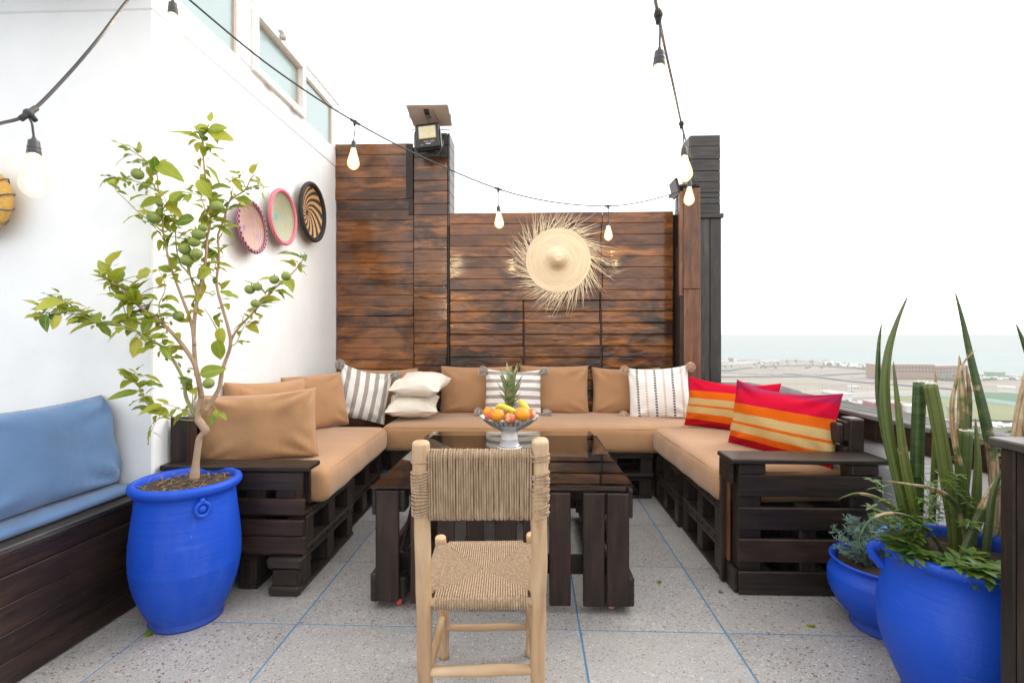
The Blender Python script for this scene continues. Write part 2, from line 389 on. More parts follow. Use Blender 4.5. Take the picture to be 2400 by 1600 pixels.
M['kilim2'] = kilim('red_orange_stripe_bright', [(0, DRED), (0.13, ORG), (0.25, YEL), (0.37, ORG), (0.405, YEL), (0.52, ORG), (0.66, RED), (0.985, ORG)])
def dashes():
    g = G('white_cloth_with_dashed_lines', 0.92); v = g.obj((1, 1, 1)); sp = g.n('ShaderNodeSeparateXYZ', {0: v}); x, z = sp.outputs[0], sp.outputs[2]
    x = g.math('ADD', x, g.math('MULTIPLY', g.math('SUBTRACT', g.noise(v, 8, 2), 0.5), 0.01))
    u = g.math('FRACT', g.math('DIVIDE', g.math('ADD', x, 10.0), 0.142))
    line1 = g.math('LESS_THAN', g.math('ABSOLUTE', g.math('SUBTRACT', u, 0.25)), 0.065)
    line2 = g.math('LESS_THAN', g.math('ABSOLUTE', g.math('SUBTRACT', u, 0.75)), 0.06)
    d = g.math('GREATER_THAN', g.math('FRACT', g.math('DIVIDE', g.math('ADD', z, 10.0), 0.022)), 0.42)
    c = g.mix(g.math('MULTIPLY', line1, d), (0.78, 0.77, 0.75), (0.015, 0.014, 0.014))
    c = g.mix(g.math('MULTIPLY', line2, d), c, (0.55, 0.36, 0.26))
    g.set(Base_Color=c); n2 = g.noise(v, 350, 2); nn = g.bump(n2, 0.3, 0.0015); g.bump(g.noise(v, 10, 4, 0.5, 1.0), 0.35, 0.02, nn); return g.m
M['dashes'] = dashes()
def yarn(name, a, b):
    g = G(name, 0.95); f = g.noise(g.obj((1, 1, 1), 3), 130, 2); g.set(Base_Color=g.mix(g.ramp(f, [(0.4, (0, 0, 0)), (0.6, (1, 1, 1))]), a, b)); return g.m
M['yarn_grey'] = yarn('grey_yarn', (0.30, 0.25, 0.23), (0.62, 0.57, 0.52)); M['yarn_pink'] = yarn('beige_yarn', (0.45, 0.29, 0.20), (0.70, 0.52, 0.40))
def ropemat():
    g = G('seagrass_rope', 0.8); v = g.obj((1, 1, 1)); a = g.noise(g.obj((1, 1, 0.12)), 110, 3, 0.6); b = g.noise(v, 300, 2, 0.6)
    c = g.ramp(a, [(0.3, (0.30, 0.20, 0.125)), (0.5, (0.45, 0.32, 0.21)), (0.7, (0.57, 0.43, 0.30))])
    c = g.mix(g.math('MULTIPLY', g.ramp(b, [(0.35, (1, 1, 1)), (0.55, (0, 0, 0))]), 0.5), c, (0.24, 0.15, 0.08))
    g.set(Base_Color=c); g.bump(b, 0.5, 0.002); return g.m
M['rope'] = ropemat()
def potmat():
    g = G('majorelle_blue_glaze', 0.5); g.set(Specular_IOR_Level=0.3); v = g.obj((1, 1, 1)); 
    n1 = g.noise(v, 4, 4, 0.6); lines = g.noise(g.obj((2, 2, 60)), 1.2, 3, 0.6, 0.2)
    c = g.mix(n1, (0.004, 0.050, 0.42), (0.010, 0.080, 0.56))
    ch = g.noise(v, 16, 5, 0.7); cm = g.ramp(ch, [(0.70, (0, 0, 0)), (0.73, (1, 1, 1))])
    c = g.mix(g.math('MULTIPLY', cm, 0.6), c, (0.20, 0.20, 0.45))
    w = g.noise(g.obj((3, 3, 45)), 1.5, 4, 0.6); c = g.mix(g.math('MULTIPLY', g.ramp(w, [(0.62, (0, 0, 0)), (0.7, (1, 1, 1))]), 0.35), c, (0.05, 0.15, 0.55))
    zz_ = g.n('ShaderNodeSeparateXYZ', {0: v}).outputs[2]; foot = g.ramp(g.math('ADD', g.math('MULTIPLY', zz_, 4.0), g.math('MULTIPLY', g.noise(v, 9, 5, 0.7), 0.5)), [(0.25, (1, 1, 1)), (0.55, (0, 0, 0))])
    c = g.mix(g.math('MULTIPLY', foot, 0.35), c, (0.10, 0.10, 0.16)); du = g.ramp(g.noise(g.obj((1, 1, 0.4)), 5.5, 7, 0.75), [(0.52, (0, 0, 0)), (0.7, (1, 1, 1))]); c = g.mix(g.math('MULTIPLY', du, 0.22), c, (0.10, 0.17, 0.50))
    g.set(Base_Color=c); g.bump(g.math('ADD', lines, g.math('MULTIPLY', g.noise(v, 120, 2), 0.2)), 0.3, 0.006); return g.m
M['pot'] = potmat()
M['soil'] = solid('potting_soil', (0.05, 0.032, 0.022), 0.95, bump=1.0, bscale=70, var=0.6)
M['bark'] = solid('citrus_bark', (0.34, 0.235, 0.16), 0.75, bump=0.5, bscale=60, var=0.25)
M['twig'] = solid('green_twig', (0.24, 0.25, 0.09), 0.65, bump=0.3, bscale=60, var=0.25)
def leafmat(name, stops, vein=(0.5, 0.55, 0.15), trans=0.45, rough=0.42):
    g = G(name, rough); v = g.obj((1, 1, 1)); c = g.ramp(g.rand(), stops)
    b = g.noise(g.obj((1, 1, 1), 9.0), 25, 3, 0.6); c = g.mix(g.math('MULTIPLY', g.ramp(b, [(0.45, (0, 0, 0)), (0.75, (1, 1, 1))]), 0.45), c, (0.40, 0.38, 0.06))
    sp = g.n('ShaderNodeSeparateXYZ', {0: v}); vn = g.math('LESS_THAN', g.math('ABSOLUTE', sp.outputs[1]), 0.0012); c = g.mix(g.math('MULTIPLY', vn, 0.5), c, vein)
    g.set(Base_Color=c); g.bump(b, 0.3, 0.004)
    tr = g.n('ShaderNodeBsdfTranslucent', {'Color': c}); mx = g.n('ShaderNodeMixShader', {0: trans, 1: g.b.outputs[0], 2: tr.outputs[0]})
    g.t.links.new(mx.outputs[0], g.out.inputs[0]); return g.m
M['leaf'] = leafmat('citrus_leaf', [(0.0, (0.09, 0.18, 0.02)), (0.2, (0.18, 0.28, 0.025)), (0.45, (0.27, 0.35, 0.03)), (0.7, (0.38, 0.42, 0.04)), (1.0, (0.50, 0.47, 0.07))])
M['mint'] = leafmat('soft_herb_leaf', [(0.0, (0.075, 0.17, 0.03)), (0.5, (0.11, 0.23, 0.035)), (1.0, (0.15, 0.27, 0.045))])
M['lime'] = solid('green_citrus_peel', (0.17, 0.225, 0.045), 0.5, bump=0.3, bscale=220, var=0.2)

# ================================================================== LAND, SEA, AIR
GZ = -38.75
def groundmat():
    g = G('sandy_plain', 0.95); v = g.obj((1, 1, 1))
    a = g.noise(g.obj((0.004, 0.012, 1)), 3.0, 6, 0.6, 0.4); b = g.noise(v, 0.02, 6, 0.65)
    c = g.ramp(a, [(0.3, (0.20, 0.165, 0.135)), (0.5, (0.28, 0.235, 0.19)), (0.7, (0.36, 0.305, 0.25))])
    c = g.mix(g.math('MULTIPLY', g.ramp(b, [(0.5, (0, 0, 0)), (0.65, (1, 1, 1))]), 0.5), c, (0.17, 0.155, 0.145))
    g.set(Base_Color=c); return g.m
S = 15000
def sheet(name, pts, z, mat, kind='structure', th=None):
    V = [(x, y, z) for x, y in pts]; me = mesh(name, V, [list(range(len(pts)))], mat)
    o = link(name, me); tag(o, kind=kind); return o
def gpt(px, py): p = onZ(px, py, GZ); return (p.x, p.y)
def seamat():
    g = G('pale_sea', 0.7); g.set(Specular_IOR_Level=0.1); v = g.obj((1, 1, 1)); a = g.noise(g.obj((0.3, 1, 1)), 0.02, 6, 0.7)
    g.set(Base_Color=g.mix(g.ramp(a, [(0.4, (0, 0, 0)), (0.6, (1, 1, 1))]), (0.27, 0.345, 0.35), (0.32, 0.39, 0.39))); g.bump(g.noise(g.obj((0.3, 1, 1)), 0.15, 5), 0.5, 2.0); return g.m
sheet('ground', [(-S, -S), (S, -S), (S, S), (-S, S)], GZ - 0.6, groundmat())
coast = [gpt(1450, 843), gpt(1700, 843), gpt(1800, 842), gpt(1930, 846), gpt(2050, 861), gpt(2200, 872), gpt(2400, 879)]
cx1, cy1 = coast[-1]
sheet('sea', [coast[0]] + coast[1:] + [(cx1 + 3000, cy1 - 1500), (S, cy1 - 3000), (S, S), (-S, S), (-S, coast[0][1] + 500)], GZ - 0.2, seamat())
# the plain in front of the beach is the ground itself; a sand bank closes it against the sea
sand = solid('beach_sand', (0.38, 0.35, 0.31), 0.95, bscale=0.05)
asph = solid('pale_asphalt', (0.17, 0.17, 0.18), 0.9, bscale=0.05)
def road(name, pts, w, z, mat, label=None):
    mb = MB(); P = [Vector((x, y, 0)) for x, y in pts]; V = []
    for i, p in enumerate(P):
        t = (P[min(i + 1, len(P) - 1)] - P[max(i - 1, 0)]).normalized(); nn = Vector((-t.y, t.x, 0)); V += [p + nn * w / 2, p - nn * w / 2]
    V = [(v.x, v.y, z) for v in V]; mb.add(V, [[2 * i, 2 * i + 1, 2 * i + 3, 2 * i + 2] for i in range(len(P) - 1)]); return tag(mb.build(name, mat, smooth=False), kind='structure')
road('beach', coast, 34, GZ + 0.02, sand)
road('road', [gpt(1640, 882), gpt(1880, 881), gpt(1960, 876), gpt(2080, 871)], 10, GZ + 0.1, asph)
road('road', [gpt(1840, 874), gpt(1900, 880), gpt(2000, 893), gpt(2300, 915)], 10, GZ + 0.2, asph)
road('road', [gpt(1690, 868), gpt(1760, 859), gpt(1900, 855), gpt(2060, 866)], 16, GZ + 0.3, asph)
road('path', [gpt(1690, 872), gpt(1800, 876), gpt(1860, 880)], 5, GZ + 0.4, asph)
grass = solid('dry_pitch_grass', (0.17, 0.19, 0.07), 0.95, bscale=0.05, var=0.2); turf = solid('green_turf', (0.035, 0.13, 0.06), 0.95, bscale=0.05)
def gsheet(name, pp, z, m, label, cat):
    o = sheet(name, [gpt(*p) for p in pp], GZ + z, m); return o
gsheet('pitch', [(2080, 978), (2470, 990), (2470, 962), (2330, 944), (2200, 928), (2070, 930)], 0.35, grass, '', '')
gsheet('pitch', [(2300, 939), (2395, 948), (2400, 925), (2310, 920), (2297, 925)], 0.5, turf, '', '')
# far buildings --------------------------------------------------
wm = solid('far_white_wall', (0.72, 0.71, 0.69), 0.9, bscale=0.3, var=0.08); pinkm = solid('far_salmon_wall', (0.34, 0.20, 0.145), 0.9, bscale=0.2, var=0.08)
redm = solid('far_red_wall', (0.40, 0.09, 0.10), 0.9, bscale=0.2); glassd = solid('far_dark_window', (0.03, 0.03, 0.035), 0.4, bscale=0.2)
roofm = solid('far_roof', (0.42, 0.36, 0.33), 0.9, bscale=0.2); grnm = solid('far_green_wall', (0.15, 0.42, 0.24), 0.9, bscale=0.2); bluem = solid('far_pale_blue_wall', (0.45, 0.62, 0.66), 0.9, bscale=0.2)
greym = solid('far_grey_rubble', (0.07, 0.07, 0.075), 0.95, bscale=0.8, var=0.5, bump=1.0)
def wing(parent, p0, p1, h, depth, mat, wins=0, rows=2):
    """a storeyed wing along the ground line p0-p1 (pixels)"""
    a, b = Vector((*gpt(*p0), 0)), Vector((*gpt(*p1), 0)); L = (b - a).length; t = (b - a) / L; nn = Vector((-t.y, t.x, 0))
    ang = math.atan2(t.y, t.x); c = (a + b) / 2 + nn * depth / 2; rot = Matrix.Rotation(ang, 3, 'Z')
    mb = MB(); mb.cube((0, 0, 0), (L, depth, h)); w = mb.build('wall', mat, parent, smooth=False, loc=(c.x, c.y, GZ + h / 2), rot=rot)
    mb = MB(); mb.cube((0, 0, 0), (L + 1, depth + 1, 0.8)); mb.build('roof', roofm if mat is not wm else wm, parent, smooth=False, loc=(c.x, c.y, GZ + h + 0.4), rot=rot)
    if wins:
        mb = MB()
        for r in range(rows):
            for i in range(wins):
                x = -L / 2 + (i + 0.5) * L / wins; z = h * (0.80 - r * 0.27) - h / 2
                mb.cube((x, -depth / 2 - 0.05, z), (L / wins * 0.45, 0.3, h * 0.13))
        o = mb.build('window', glassd, parent, smooth=False, loc=(c.x, c.y, GZ + h / 2), rot=rot); tag(o, kind='stuff')
    return w
def bld(label, cat, specs, name='far_building'):
    t = thing(name, label, cat, (*gpt(*specs[0][0]), GZ)); 
    for s_ in specs: wing(t, *s_)
    return t
bld('long salmon two-winged building with rows of small windows by the sea', 'building', [((2050, 886), (2190, 887), 12.5, 14, pinkm, 18, 2), ((2193, 887), (2270, 884), 11, 14, pinkm, 10, 2)], 'hotel_building')
bld('low pink and white building at the seafront beside the grey pillar', 'building', [((1712, 853), (1719, 853), 8, 8, pinkm, 0, 0), ((1720, 853), (1729, 852), 5.5, 8, wm, 0, 0)])
bld('low white blocks left of the pink seafront building', 'building', [((1690, 856), (1708, 856), 5, 10, wm, 0, 0)])
bld('white hut behind the long white wall near the tall lamp post', 'building', [((1998, 918), (2014, 918), 3.2, 5, wm, 2, 1)])
bld('white flat-roofed sheds with small dark doors beyond the coping', 'building', [((1926, 930), (1944, 933), 3.4, 6, wm, 3, 1), ((1945, 934), (1978, 938), 3.4, 8, wm, 4, 1)])
bld('low dark red building with white roof beside the dry pitch', 'building', [((2047, 962), (2125, 964), 3.8, 12, redm, 0, 0), ((2126, 968), (2170, 970), 3.2, 10, wm, 0, 0)])
bld('white shed standing behind the green turf', 'building', [((2341, 919), (2378, 921), 3.4, 6, wm, 0, 0)])
bld('long low green building at the beach on the right', 'building', [((2316, 884), (2356, 885), 4.5, 8, grnm, 0, 0)])
def farwall(label, pts, h, m):
    t = MB(); P = [Vector((*gpt(*p), 0)) for p in pts]; V = []
    for i, p in enumerate(P):
        tt = (P[min(i + 1, len(P) - 1)] - P[max(i - 1, 0)]).normalized(); nn = Vector((-tt.y, tt.x, 0)) * 0.3
        V += [(p.x + nn.x, p.y + nn.y, GZ), (p.x + nn.x, p.y + nn.y, GZ + h), (p.x - nn.x, p.y - nn.y, GZ + h), (p.x - nn.x, p.y - nn.y, GZ)]
    Fc = []
    for i in range(len(P) - 1):
        for k in range(4): Fc.append([4 * i + k, 4 * i + (k + 1) % 4, 4 * i + 4 + (k + 1) % 4, 4 * i + 4 + k])
    Fc += [[0, 1, 2, 3], [4 * len(P) - 4 + k for k in (3, 2, 1, 0)]]
    t.add(V, Fc); return tag(t.build('boundary_wall', m, smooth=False, recalc=True), label, 'wall')
farwall('long white boundary wall behind the dry pitch', [(1925, 930), (2000, 931), (2080, 929), (2145, 928)], 3.2, wm)
farwall('white wall of the seafront compound right of the pink building', [(1692, 856), (1740, 853), (1790, 850), (1828, 847)], 4.0, wm)
farwall('pale blue fence wall between dry pitch and green turf', [(2198, 930), (2260, 936), (2330, 945), (2400, 955)], 2.4, bluem)
farwall('low white kerb wall in front of the dark red building', [(2060, 968), (2140, 980), (2260, 996)], 1.8, wm)
def farpost(label, px, py, h, arm=True):
    t = thing('street_lamp', label, 'street lamp', (*gpt(px, py), GZ)); x, y = gpt(px, py); mb = MB()
    mb.tube([(x, y, GZ), (x, y, GZ + h)], [0.28, 0.16], 6); mb.build('pole', wm2, t)
    mb = MB(); mb.tube([(x, y, GZ + h), (x + 1.2, y, GZ + h + 1.5), (x + 2.2, y, GZ + h + 2.2)], 0.12, 5); mb.build('arm', wm2, t)
wm2 = solid('lamp_post_grey', (0.35, 0.34, 0.33), 0.7)
farpost('tall lamp post rising beside the white boundary wall', 1996, 932, 12.5)
for i, (px, py, h) in enumerate([(1734, 884, 8), (1772, 882, 7), (1808, 881, 7), (1888, 915, 7), (1928, 918, 7), (1936, 917, 7), (1984, 914, 7), (2034, 912, 7), (2044, 911, 7)]):
    x, y = gpt(px, py); mb = MB(); mb.tube([(x, y, GZ), (x, y, GZ + h)], 0.10, 5)
    tag(mb.build('light_pole', wm2), ['thin pole nearest the grey pillar on the sandy plain', 'second thin pole from the grey pillar on the plain', 'third thin pole from the grey pillar on the plain', 'thin pole left of the white sheds', 'left one of two close poles behind the white sheds', 'right one of two close poles behind the white sheds', 'thin pole between the white sheds and tall lamp post', 'left one of two poles behind the white boundary wall', 'right one of two poles behind the white boundary wall'][i], 'pole', 'distant poles on the plain')
# lattice mast
x, y = gpt(2231, 1010); mst = thing('lattice_mast', 'grey steel lattice mast in front of the dry pitch', 'mast', (x, y, GZ)); mb = MB()
hh = 8.5
for sx in (-1, 1):
    for sy in (-1, 1): mb.tube([(x + sx, y + sy, GZ), (x + sx, y + sy, GZ + hh)], 0.12, 5)
for k in range(7):
    z0 = GZ + k * hh / 7; z1 = z0 + hh / 7; s_ = 1 if k % 2 else -1
    for yy in (y - 1, y + 1): mb.tube([(x - s_, yy, z0), (x + s_, yy, z1)], 0.08, 4)
    mb.tube([(x - 1, y - 1, z1), (x + 1, y - 1, z1)], 0.08, 4)
o = mb.build('lattice', wm2, mst); tag(o, kind='stuff')
mb = MB(); mb.box((x, y, GZ + hh + 0.9), (3.2, 2.4, 1.8)); mb.build('head_box', wm2, mst, smooth=False)
# heaps, scattered dark scrub, parked cars, parasols
mb = MB()
r2 = random.Random(3)
V = []; Fc = []
px0 = gpt(1843, 923); mb.lathe([(15, 0), (10, 1.6), (5.5, 3.2), (2.5, 4.4), (0.5, 5.0)], 20, wob=lambda a, z: 1 + 0.3 * math.sin(3 * a + z) + 0.1 * math.sin(7 * a))
o = mb.build('gravel_heap', greym, loc=(px0[0], px0[1] + 10, GZ)); tag(o, 'grey mound beyond the far end of the coping', 'mound')
mb = MB()
for i in range(70):
    p = gpt(2340 + r2.uniform(-22, 60), 1003 + r2.uniform(-8, 8)); mb.sphere((p[0], p[1], GZ + 0.5), r2.uniform(0.5, 1.5), 6, 4, sq=(1, 1, 0.8), nz=0.4)
tag(mb.build('rubble', wm, smooth=False), 'pale rubble heaped at the edge of the dry pitch', 'rubble', kind='stuff')
mb = MB()
def blob(px, py, w, h, mi): 
    p = gpt(px, py); mb.sphere((p[0], p[1], GZ + h * 0.4), 1, 7, 5, mi, sq=(w, w, h), nz=0.3)
for i in range(150):
    t_ = r2.random(); px = 1935 + t_ * 120; py = 852 + t_ * 12 + r2.uniform(-2, 3); blob(px, py, r2.uniform(1.5, 4), r2.uniform(1, 3), r2.choice((0, 1, 1)))
for i in range(60): blob(r2.uniform(1700, 1940), r2.uniform(843, 862), r2.uniform(1, 2.4), r2.uniform(0.8, 1.6), r2.choice((0, 0, 1)))
for i in range(140): blob(r2.uniform(2285, 2400), r2.uniform(883, 890), r2.uniform(1, 2.0), r2.uniform(0.8, 1.2), r2.choice((0, 1, 2)))
for i in range(40): blob(r2.uniform(2195, 2285), r2.uniform(886, 892), r2.uniform(1.5, 3), r2.uniform(1.5, 3), 2)
for i in range(60): blob(2325 + r2.uniform(-30, 75), 1010 + r2.uniform(-4, 8), 1.6, 1.2, 2)
for i in range(60): blob(2020 + r2.uniform(-40, 60), 944 + r2.uniform(-3, 9), 1.5, 1.0, r2.choice((1, 2)))
tag(mb.build('seafront_clutter', [solid('far_dark_clutter', (0.16, 0.17, 0.18), 0.9, bscale=0.3), wm, solid('far_scrub', (0.11, 0.14, 0.08), 0.95, bscale=0.3)]), 'far-off specks of cars, scrub and parasols along the beach', 'clutter', kind='stuff')
# air
hb = MB(); hb.cube((0, 0, (4.6 + GZ - 2) / 2), (2 * S + 200, 2 * S + 200, 4.6 - (GZ - 2)))
hm = bpy.data.materials.new('haze_air'); hm.use_nodes = True; hm.node_tree.nodes.clear()
ho = hm.node_tree.nodes.new('ShaderNodeOutputMaterial'); hv = hm.node_tree.nodes.new('ShaderNodeVolumePrincipled')
hv.inputs['Color'].default_value = (0.60, 0.625, 0.625, 1); hv.inputs['Density'].default_value = 0.00065; hv.inputs['Anisotropy'].default_value = 0.0
hm.node_tree.links.new(hv.outputs[0], ho.inputs['Volume'])
hz = hb.build('haze', hm, smooth=False); tag(hz, kind='stuff')

# ================================================================== TERRACE
LX = -1.812                   # face of the white house
YB = 4.65                     # face of the plank wall
CY = onX(357, 900, LX).y      # near corner of the house
T0, TS = 2.168, 0.606
slab = plank('terrace_floor', -7, 2.12, -3, 4.95, -0.5, -0.003, M['joint'], None, 0.001, axis=0); tag(slab, kind='structure')
xs = [-1.626 + 0.611 * k for k in range(-3, 7)]; ys = [T0 + TS * k for k in range(-6, 5)]
for i in range(len(xs) - 1):
    for j in range(len(ys) - 1):
        if xs[i] > 1.9: continue
        x1 = min(xs[i + 1], 2.05)
        plank('tile', xs[i] + 0.0037, x1 - 0.0037, ys[j] + 0.0037, ys[j + 1] - 0.0037, -0.02, 0.0, M['terrazzo'], slab, 0.0012, axis=0)

# ---- white house
house = thing('white_house', 'white plastered house with a strip of high frosted windows', 'house', (LX - 1, 3.5, 0))
WT = 3.41; HY = onX(791, 300, LX).y + 0.02
gz = 2.81
yw = [onX(p, 300, LX).y for p in (433, 554.5, 588, 711, 709.5, 778)]
w1 = (yw[0] - 0.55, yw[1]); w3 = (yw[4], yw[5]); wz = (2.975, 3.33)
w2 = (onX(588, 161, LX).y, onX(709, 161, LX).y)
def hb_(name, x0, x1, y0, y1, z0, z1, m=M['plaster'], p=house): return plank(name, x0, x1, y0, y1, z0, z1, m, p, 0.006, axis=0)
hb_('wall', LX - 4.5, LX, CY, HY, 0.0, gz)
o_ = hb_('wall', LX - 4.5, LX + 0.0025, CY - 0.0025, HY, gz, wz[0])
hb_('wall', LX - 4.5, LX + 0.0025, CY - 0.0025, w1[0] - 0.03, wz[0], WT)
hb_('wall', LX - 4.5, LX + 0.0025, w3[1] + 0.03, HY, wz[0], WT)
hb_('parapet', LX - 4.5, LX + 0.012, CY - 0.02, HY + 0.02, WT, WT + 0.02)
hb_('lintel', LX - 0.16, LX + 0.004, w1[0] - 0.03, w3[1] + 0.03, wz[1] + 0.02, WT)
hb_('back_wall', LX - 0.5, LX - 0.42, w1[0] - 0.03, w3[1] + 0.03, wz[0], WT)
def glassmat():
    g = G('frosted_window_glass', 0.25); n1 = g.noise(g.obj((1, 1, 1)), 2.0, 3); g.set(Base_Color=g.mix(n1, (0.27, 0.37, 0.38), (0.33, 0.43, 0.44)), Coat_Weight=0.3); return g.m
M['wglass'] = glassmat()
M['tan_frame'] = solid('bare_window_reveal', (0.62, 0.47, 0.36), 0.6)
def window(y0, y1, z0, z1, proud, handles=False):
    t = 0.05 if handles else 0.028; xo = LX + proud
    w = plank('window', LX - 0.08, LX - 0.03, y0 + 0.01, y1 - 0.01, z0 + 0.01, z1 - 0.01, M['tan_frame'], house, 0.001)
    for (a, b, c, d) in ((y0, y1, z0, z0 + t), (y0, y1, z1 - t, z1), (y0, y0 + t, z0 + t, z1 - t), (y1 - t, y1, z0 + t, z1 - t)):
        plank('frame', LX - 0.06, xo, a, b, c, d, M['frame_white'], w, 0.003)
    plank('reveal', LX - 0.045, LX - 0.006, y0 + t, y1 - t, z1 - t - 0.012, z1 - t - 0.001, M['tan_frame'], w, 0.001)
    plank('reveal', LX - 0.045, LX - 0.006, y1 - t - 0.012, y1 - t - 0.001, z0 + t, z1 - t - 0.013, M['tan_frame'], w, 0.001)
    plank('pane', LX - 0.05, LX - 0.02, y0 + t - 0.002, y1 - t + 0.002, z0 + t - 0.002, z1 - t + 0.002, M['wglass'], w, 0.001)
    if handles:
        for f in (0.28, 0.78):
            yy = y0 + (y1 - y0) * f; plank('hinge', xo - 0.01, xo + 0.012, yy - 0.045, yy + 0.045, z0 - 0.012, z0 + 0.012, M['frame_white'], w, 0.004)
window(w1[0] - 0.03, w1[1] + 0.028, wz[0] - 0.03, WT - 0.01, 0.004)
window(w2[0], w2[1] + 0.0, wz[0] - 0.01, WT - 0.015, 0.03, True)
window(w3[0] + 0.012, w3[1] + 0.03, wz[0] - 0.03, WT - 0.05, 0.004)
hb_('mullion', LX - 0.16, LX + 0.006, w1[1] + 0.03, w2[0] - 0.002, wz[0], wz[1] + 0.02, M['frame_white'])
p = onX(655, 84, LX + 0.02)
cl = thing('wall_sensor', 'tiny white sensor clipped to the roof edge above the middle window', 'sensor', tuple(p)); mb = MB()
mb.box((p.x + 0.012, p.y, WT + 0.012), (0.04, 0.06, 0.03)); mb.build('bracket', M['frame_white'], cl, smooth=False)
mb = MB(); mb.sphere((p.x + 0.03, p.y, WT - 0.04), 0.022, 12, 8); mb.tube([(p.x + 0.03, p.y, WT - 0.01), (p.x + 0.03, p.y, WT - 0.03)], 0.012, 8); mb.build('eye', solid('sensor_eye', (0.5, 0.42, 0.38), 0.3), cl)

# ---- stained plank wall
XL, XP0, XP1, XR = wx(786, YB), wx(970, YB), wx(1049, YB), wx(1578, YB)
pw = thing('plank_wall', 'tall stepped wall of varnished orange-brown pallet planks behind the sofas', 'wall', (0, YB, 0))
ZL = onY(860, 339, YB).z; ZP = onY(1000, 314, YB).z; ZM = onY(1300, 498, YB).z
plank('backing', XL - 0.005, XP1, YB + 0.03, YB + 0.14, 0, ZL - 0.02, M['black_wood'], pw, 0.004)
plank('backing', XP1 - 0.001, XR + 0.15, YB + 0.032, YB + 0.10, 0, ZM - 0.02, M['black_wood'], pw, 0.004)
def rows(x0, x1, ztop, zbot, h, mat, joints=None, parent=pw, y=YB, proud=0.0, name='plank'):
    z = ztop
    while z > zbot:
        hh_ = h * rnd.uniform(0.93, 1.07); jj_ = (joints or []) if z < 1.6 else (joints or [])[1:]; cuts = [x0] + [j_ + rnd.uniform(-0.012, 0.012) for j_ in jj_] + [x1]
        for a, b in zip(cuts, cuts[1:]):
            d = rnd.uniform(0, 0.007) + proud
            m_ = mat(z, a) if callable(mat) else mat
            low = m_ is M['wall_wood_rough'] and z < 1.7
            if low: d += rnd.uniform(0, 0.008)
            plank(name, a + 0.002, b - 0.002, y - d, y + 0.03, z - hh_ + rnd.uniform(0.0012, 0.003), z, m_, parent, 0.011 if low else 0.0025, jit=0.003 if low else 0.0016)
        z -= hh_
LZ5 = onY(860, 467, YB).z
rows(XL, XP0 - 0.035 + 0.0, ZL, LZ5 + 0.03, (ZL - LZ5) / 5, M['wall_wood'], proud=0.012)
plank('upright_board', XP0 - 0.068, XP0 - 0.004, YB - 0.022, YB - 0.006, LZ5, ZL - 0.003, M['brown_wood'], pw, 0.003)
plank('upright_board', XP0 - 0.045, XP0 - 0.002, YB - 0.016, YB - 0.009, LZ5 - 0.15, LZ5 - 0.003, M['brown_wood'], pw, 0.003)
rows(XL + 0.012, XP0, LZ5, 0.35, 0.0985, lambda z, a: M['wall_wood'] if rnd.random() < 0.8 else M['wall_wood_rough'])
# raised pillar part
rows(XP0 + 0.002, XP1, ZP, 0.35, 0.106, lambda z, a: M['pillar_wood'] if z > ZP - 0.2 else (M['wall_wood'] if rnd.random() < 0.6 else M['wall_wood_rough']), proud=0.01)
z = ZP
while z > ZM - 0.1:
    plank('side_plank', XP1 + 0.001, XP1 + 0.022, YB - 0.01, YB + 0.30, z - 0.104, z, M['pillar_wood'], pw, 0.003, jit=0.001); z -= 0.107
plank('pillar_core', XP0 + 0.01, XP1, YB + 0.033, YB + 0.29, ZM - 0.3, ZP - 0.01, M['black_wood'], pw, 0.003, axis=2)
plank('edge_strip', XP1 + 0.002, XP1 + 0.016, YB - 0.018, YB - 0.0, 0.35, ZM - 0.12, M['black_wood'], pw, 0.002)
J1, J2 = wx(1229, YB), wx(1409, YB)
rows(XP1 + 0.018, XR, ZM, 0.35, 0.1005, lambda z, a: M['wall_wood_rough'] if (z < 1.75 or a > J2 - 0.1) else M['wall_wood'], joints=[J1, J2])
for jx in (J1, J2): plank('joint_strip', jx - 0.008, jx + 0.006, YB - 0.009, YB - 0.0075, 0.35, 1.35 if jx == J1 else 1.5, M['black_wood'], pw, 0.0005)
# ---- right-hand return and grey pillar
RY = 4.40
rw = thing('plank_return', 'short orange-brown boarded return at the right end of the plank wall', 'wall', (1.4, RY, 0))
X1 = XR + 0.01; X2 = wx(1641, RY); ZR = onY(1620, 440, RY).z
plank('core', X1 + 0.03, X2 - 0.015, RY + 0.02, YB + 0.10, 0, ZR - 0.02, M['black_wood'], rw, 0.003)
for i, (a, b) in enumerate([(RY + 0.01, RY + 0.09), (RY + 0.093, RY + 0.17), (RY + 0.173, YB - 0.003)]):
    plank('side_board', X1 + 0.005, X1 + 0.028, a, b, 0.3, ZR - 0.05 - (0.42 if i == 2 else 0), M['brown_wood'], rw, 0.003)
zj = onY(1620, 677, RY).z
plank('front_board', wx(1601, RY), X2, RY - 0.004, RY + 0.018, zj + 0.002, ZR, M['orange_wood'], rw, 0.003)
plank('front_board', wx(1602, RY), X2 + 0.004, RY - 0.002, RY + 0.018, 0.3, zj - 0.002, M['orange_wood'], rw, 0.003)
plank('edge_board', wx(1592, RY), wx(1600, RY), RY - 0.006, RY + 0.03, zj - 0.06, ZR - 0.03, M['orange_wood'], rw, 0.002)
plank('edge_board', wx(1593, RY), wx(1601, RY), RY - 0.004, RY + 0.03, 0.3, zj - 0.065, M['brown_wood'], rw, 0.002)
plank('cap_board', wx(1592, RY), X2, RY - 0.01, YB + 0.1, ZR + 0.005, ZR + 0.028, M['brown_wood'], rw, 0.003, rot=(0, 0, 0))
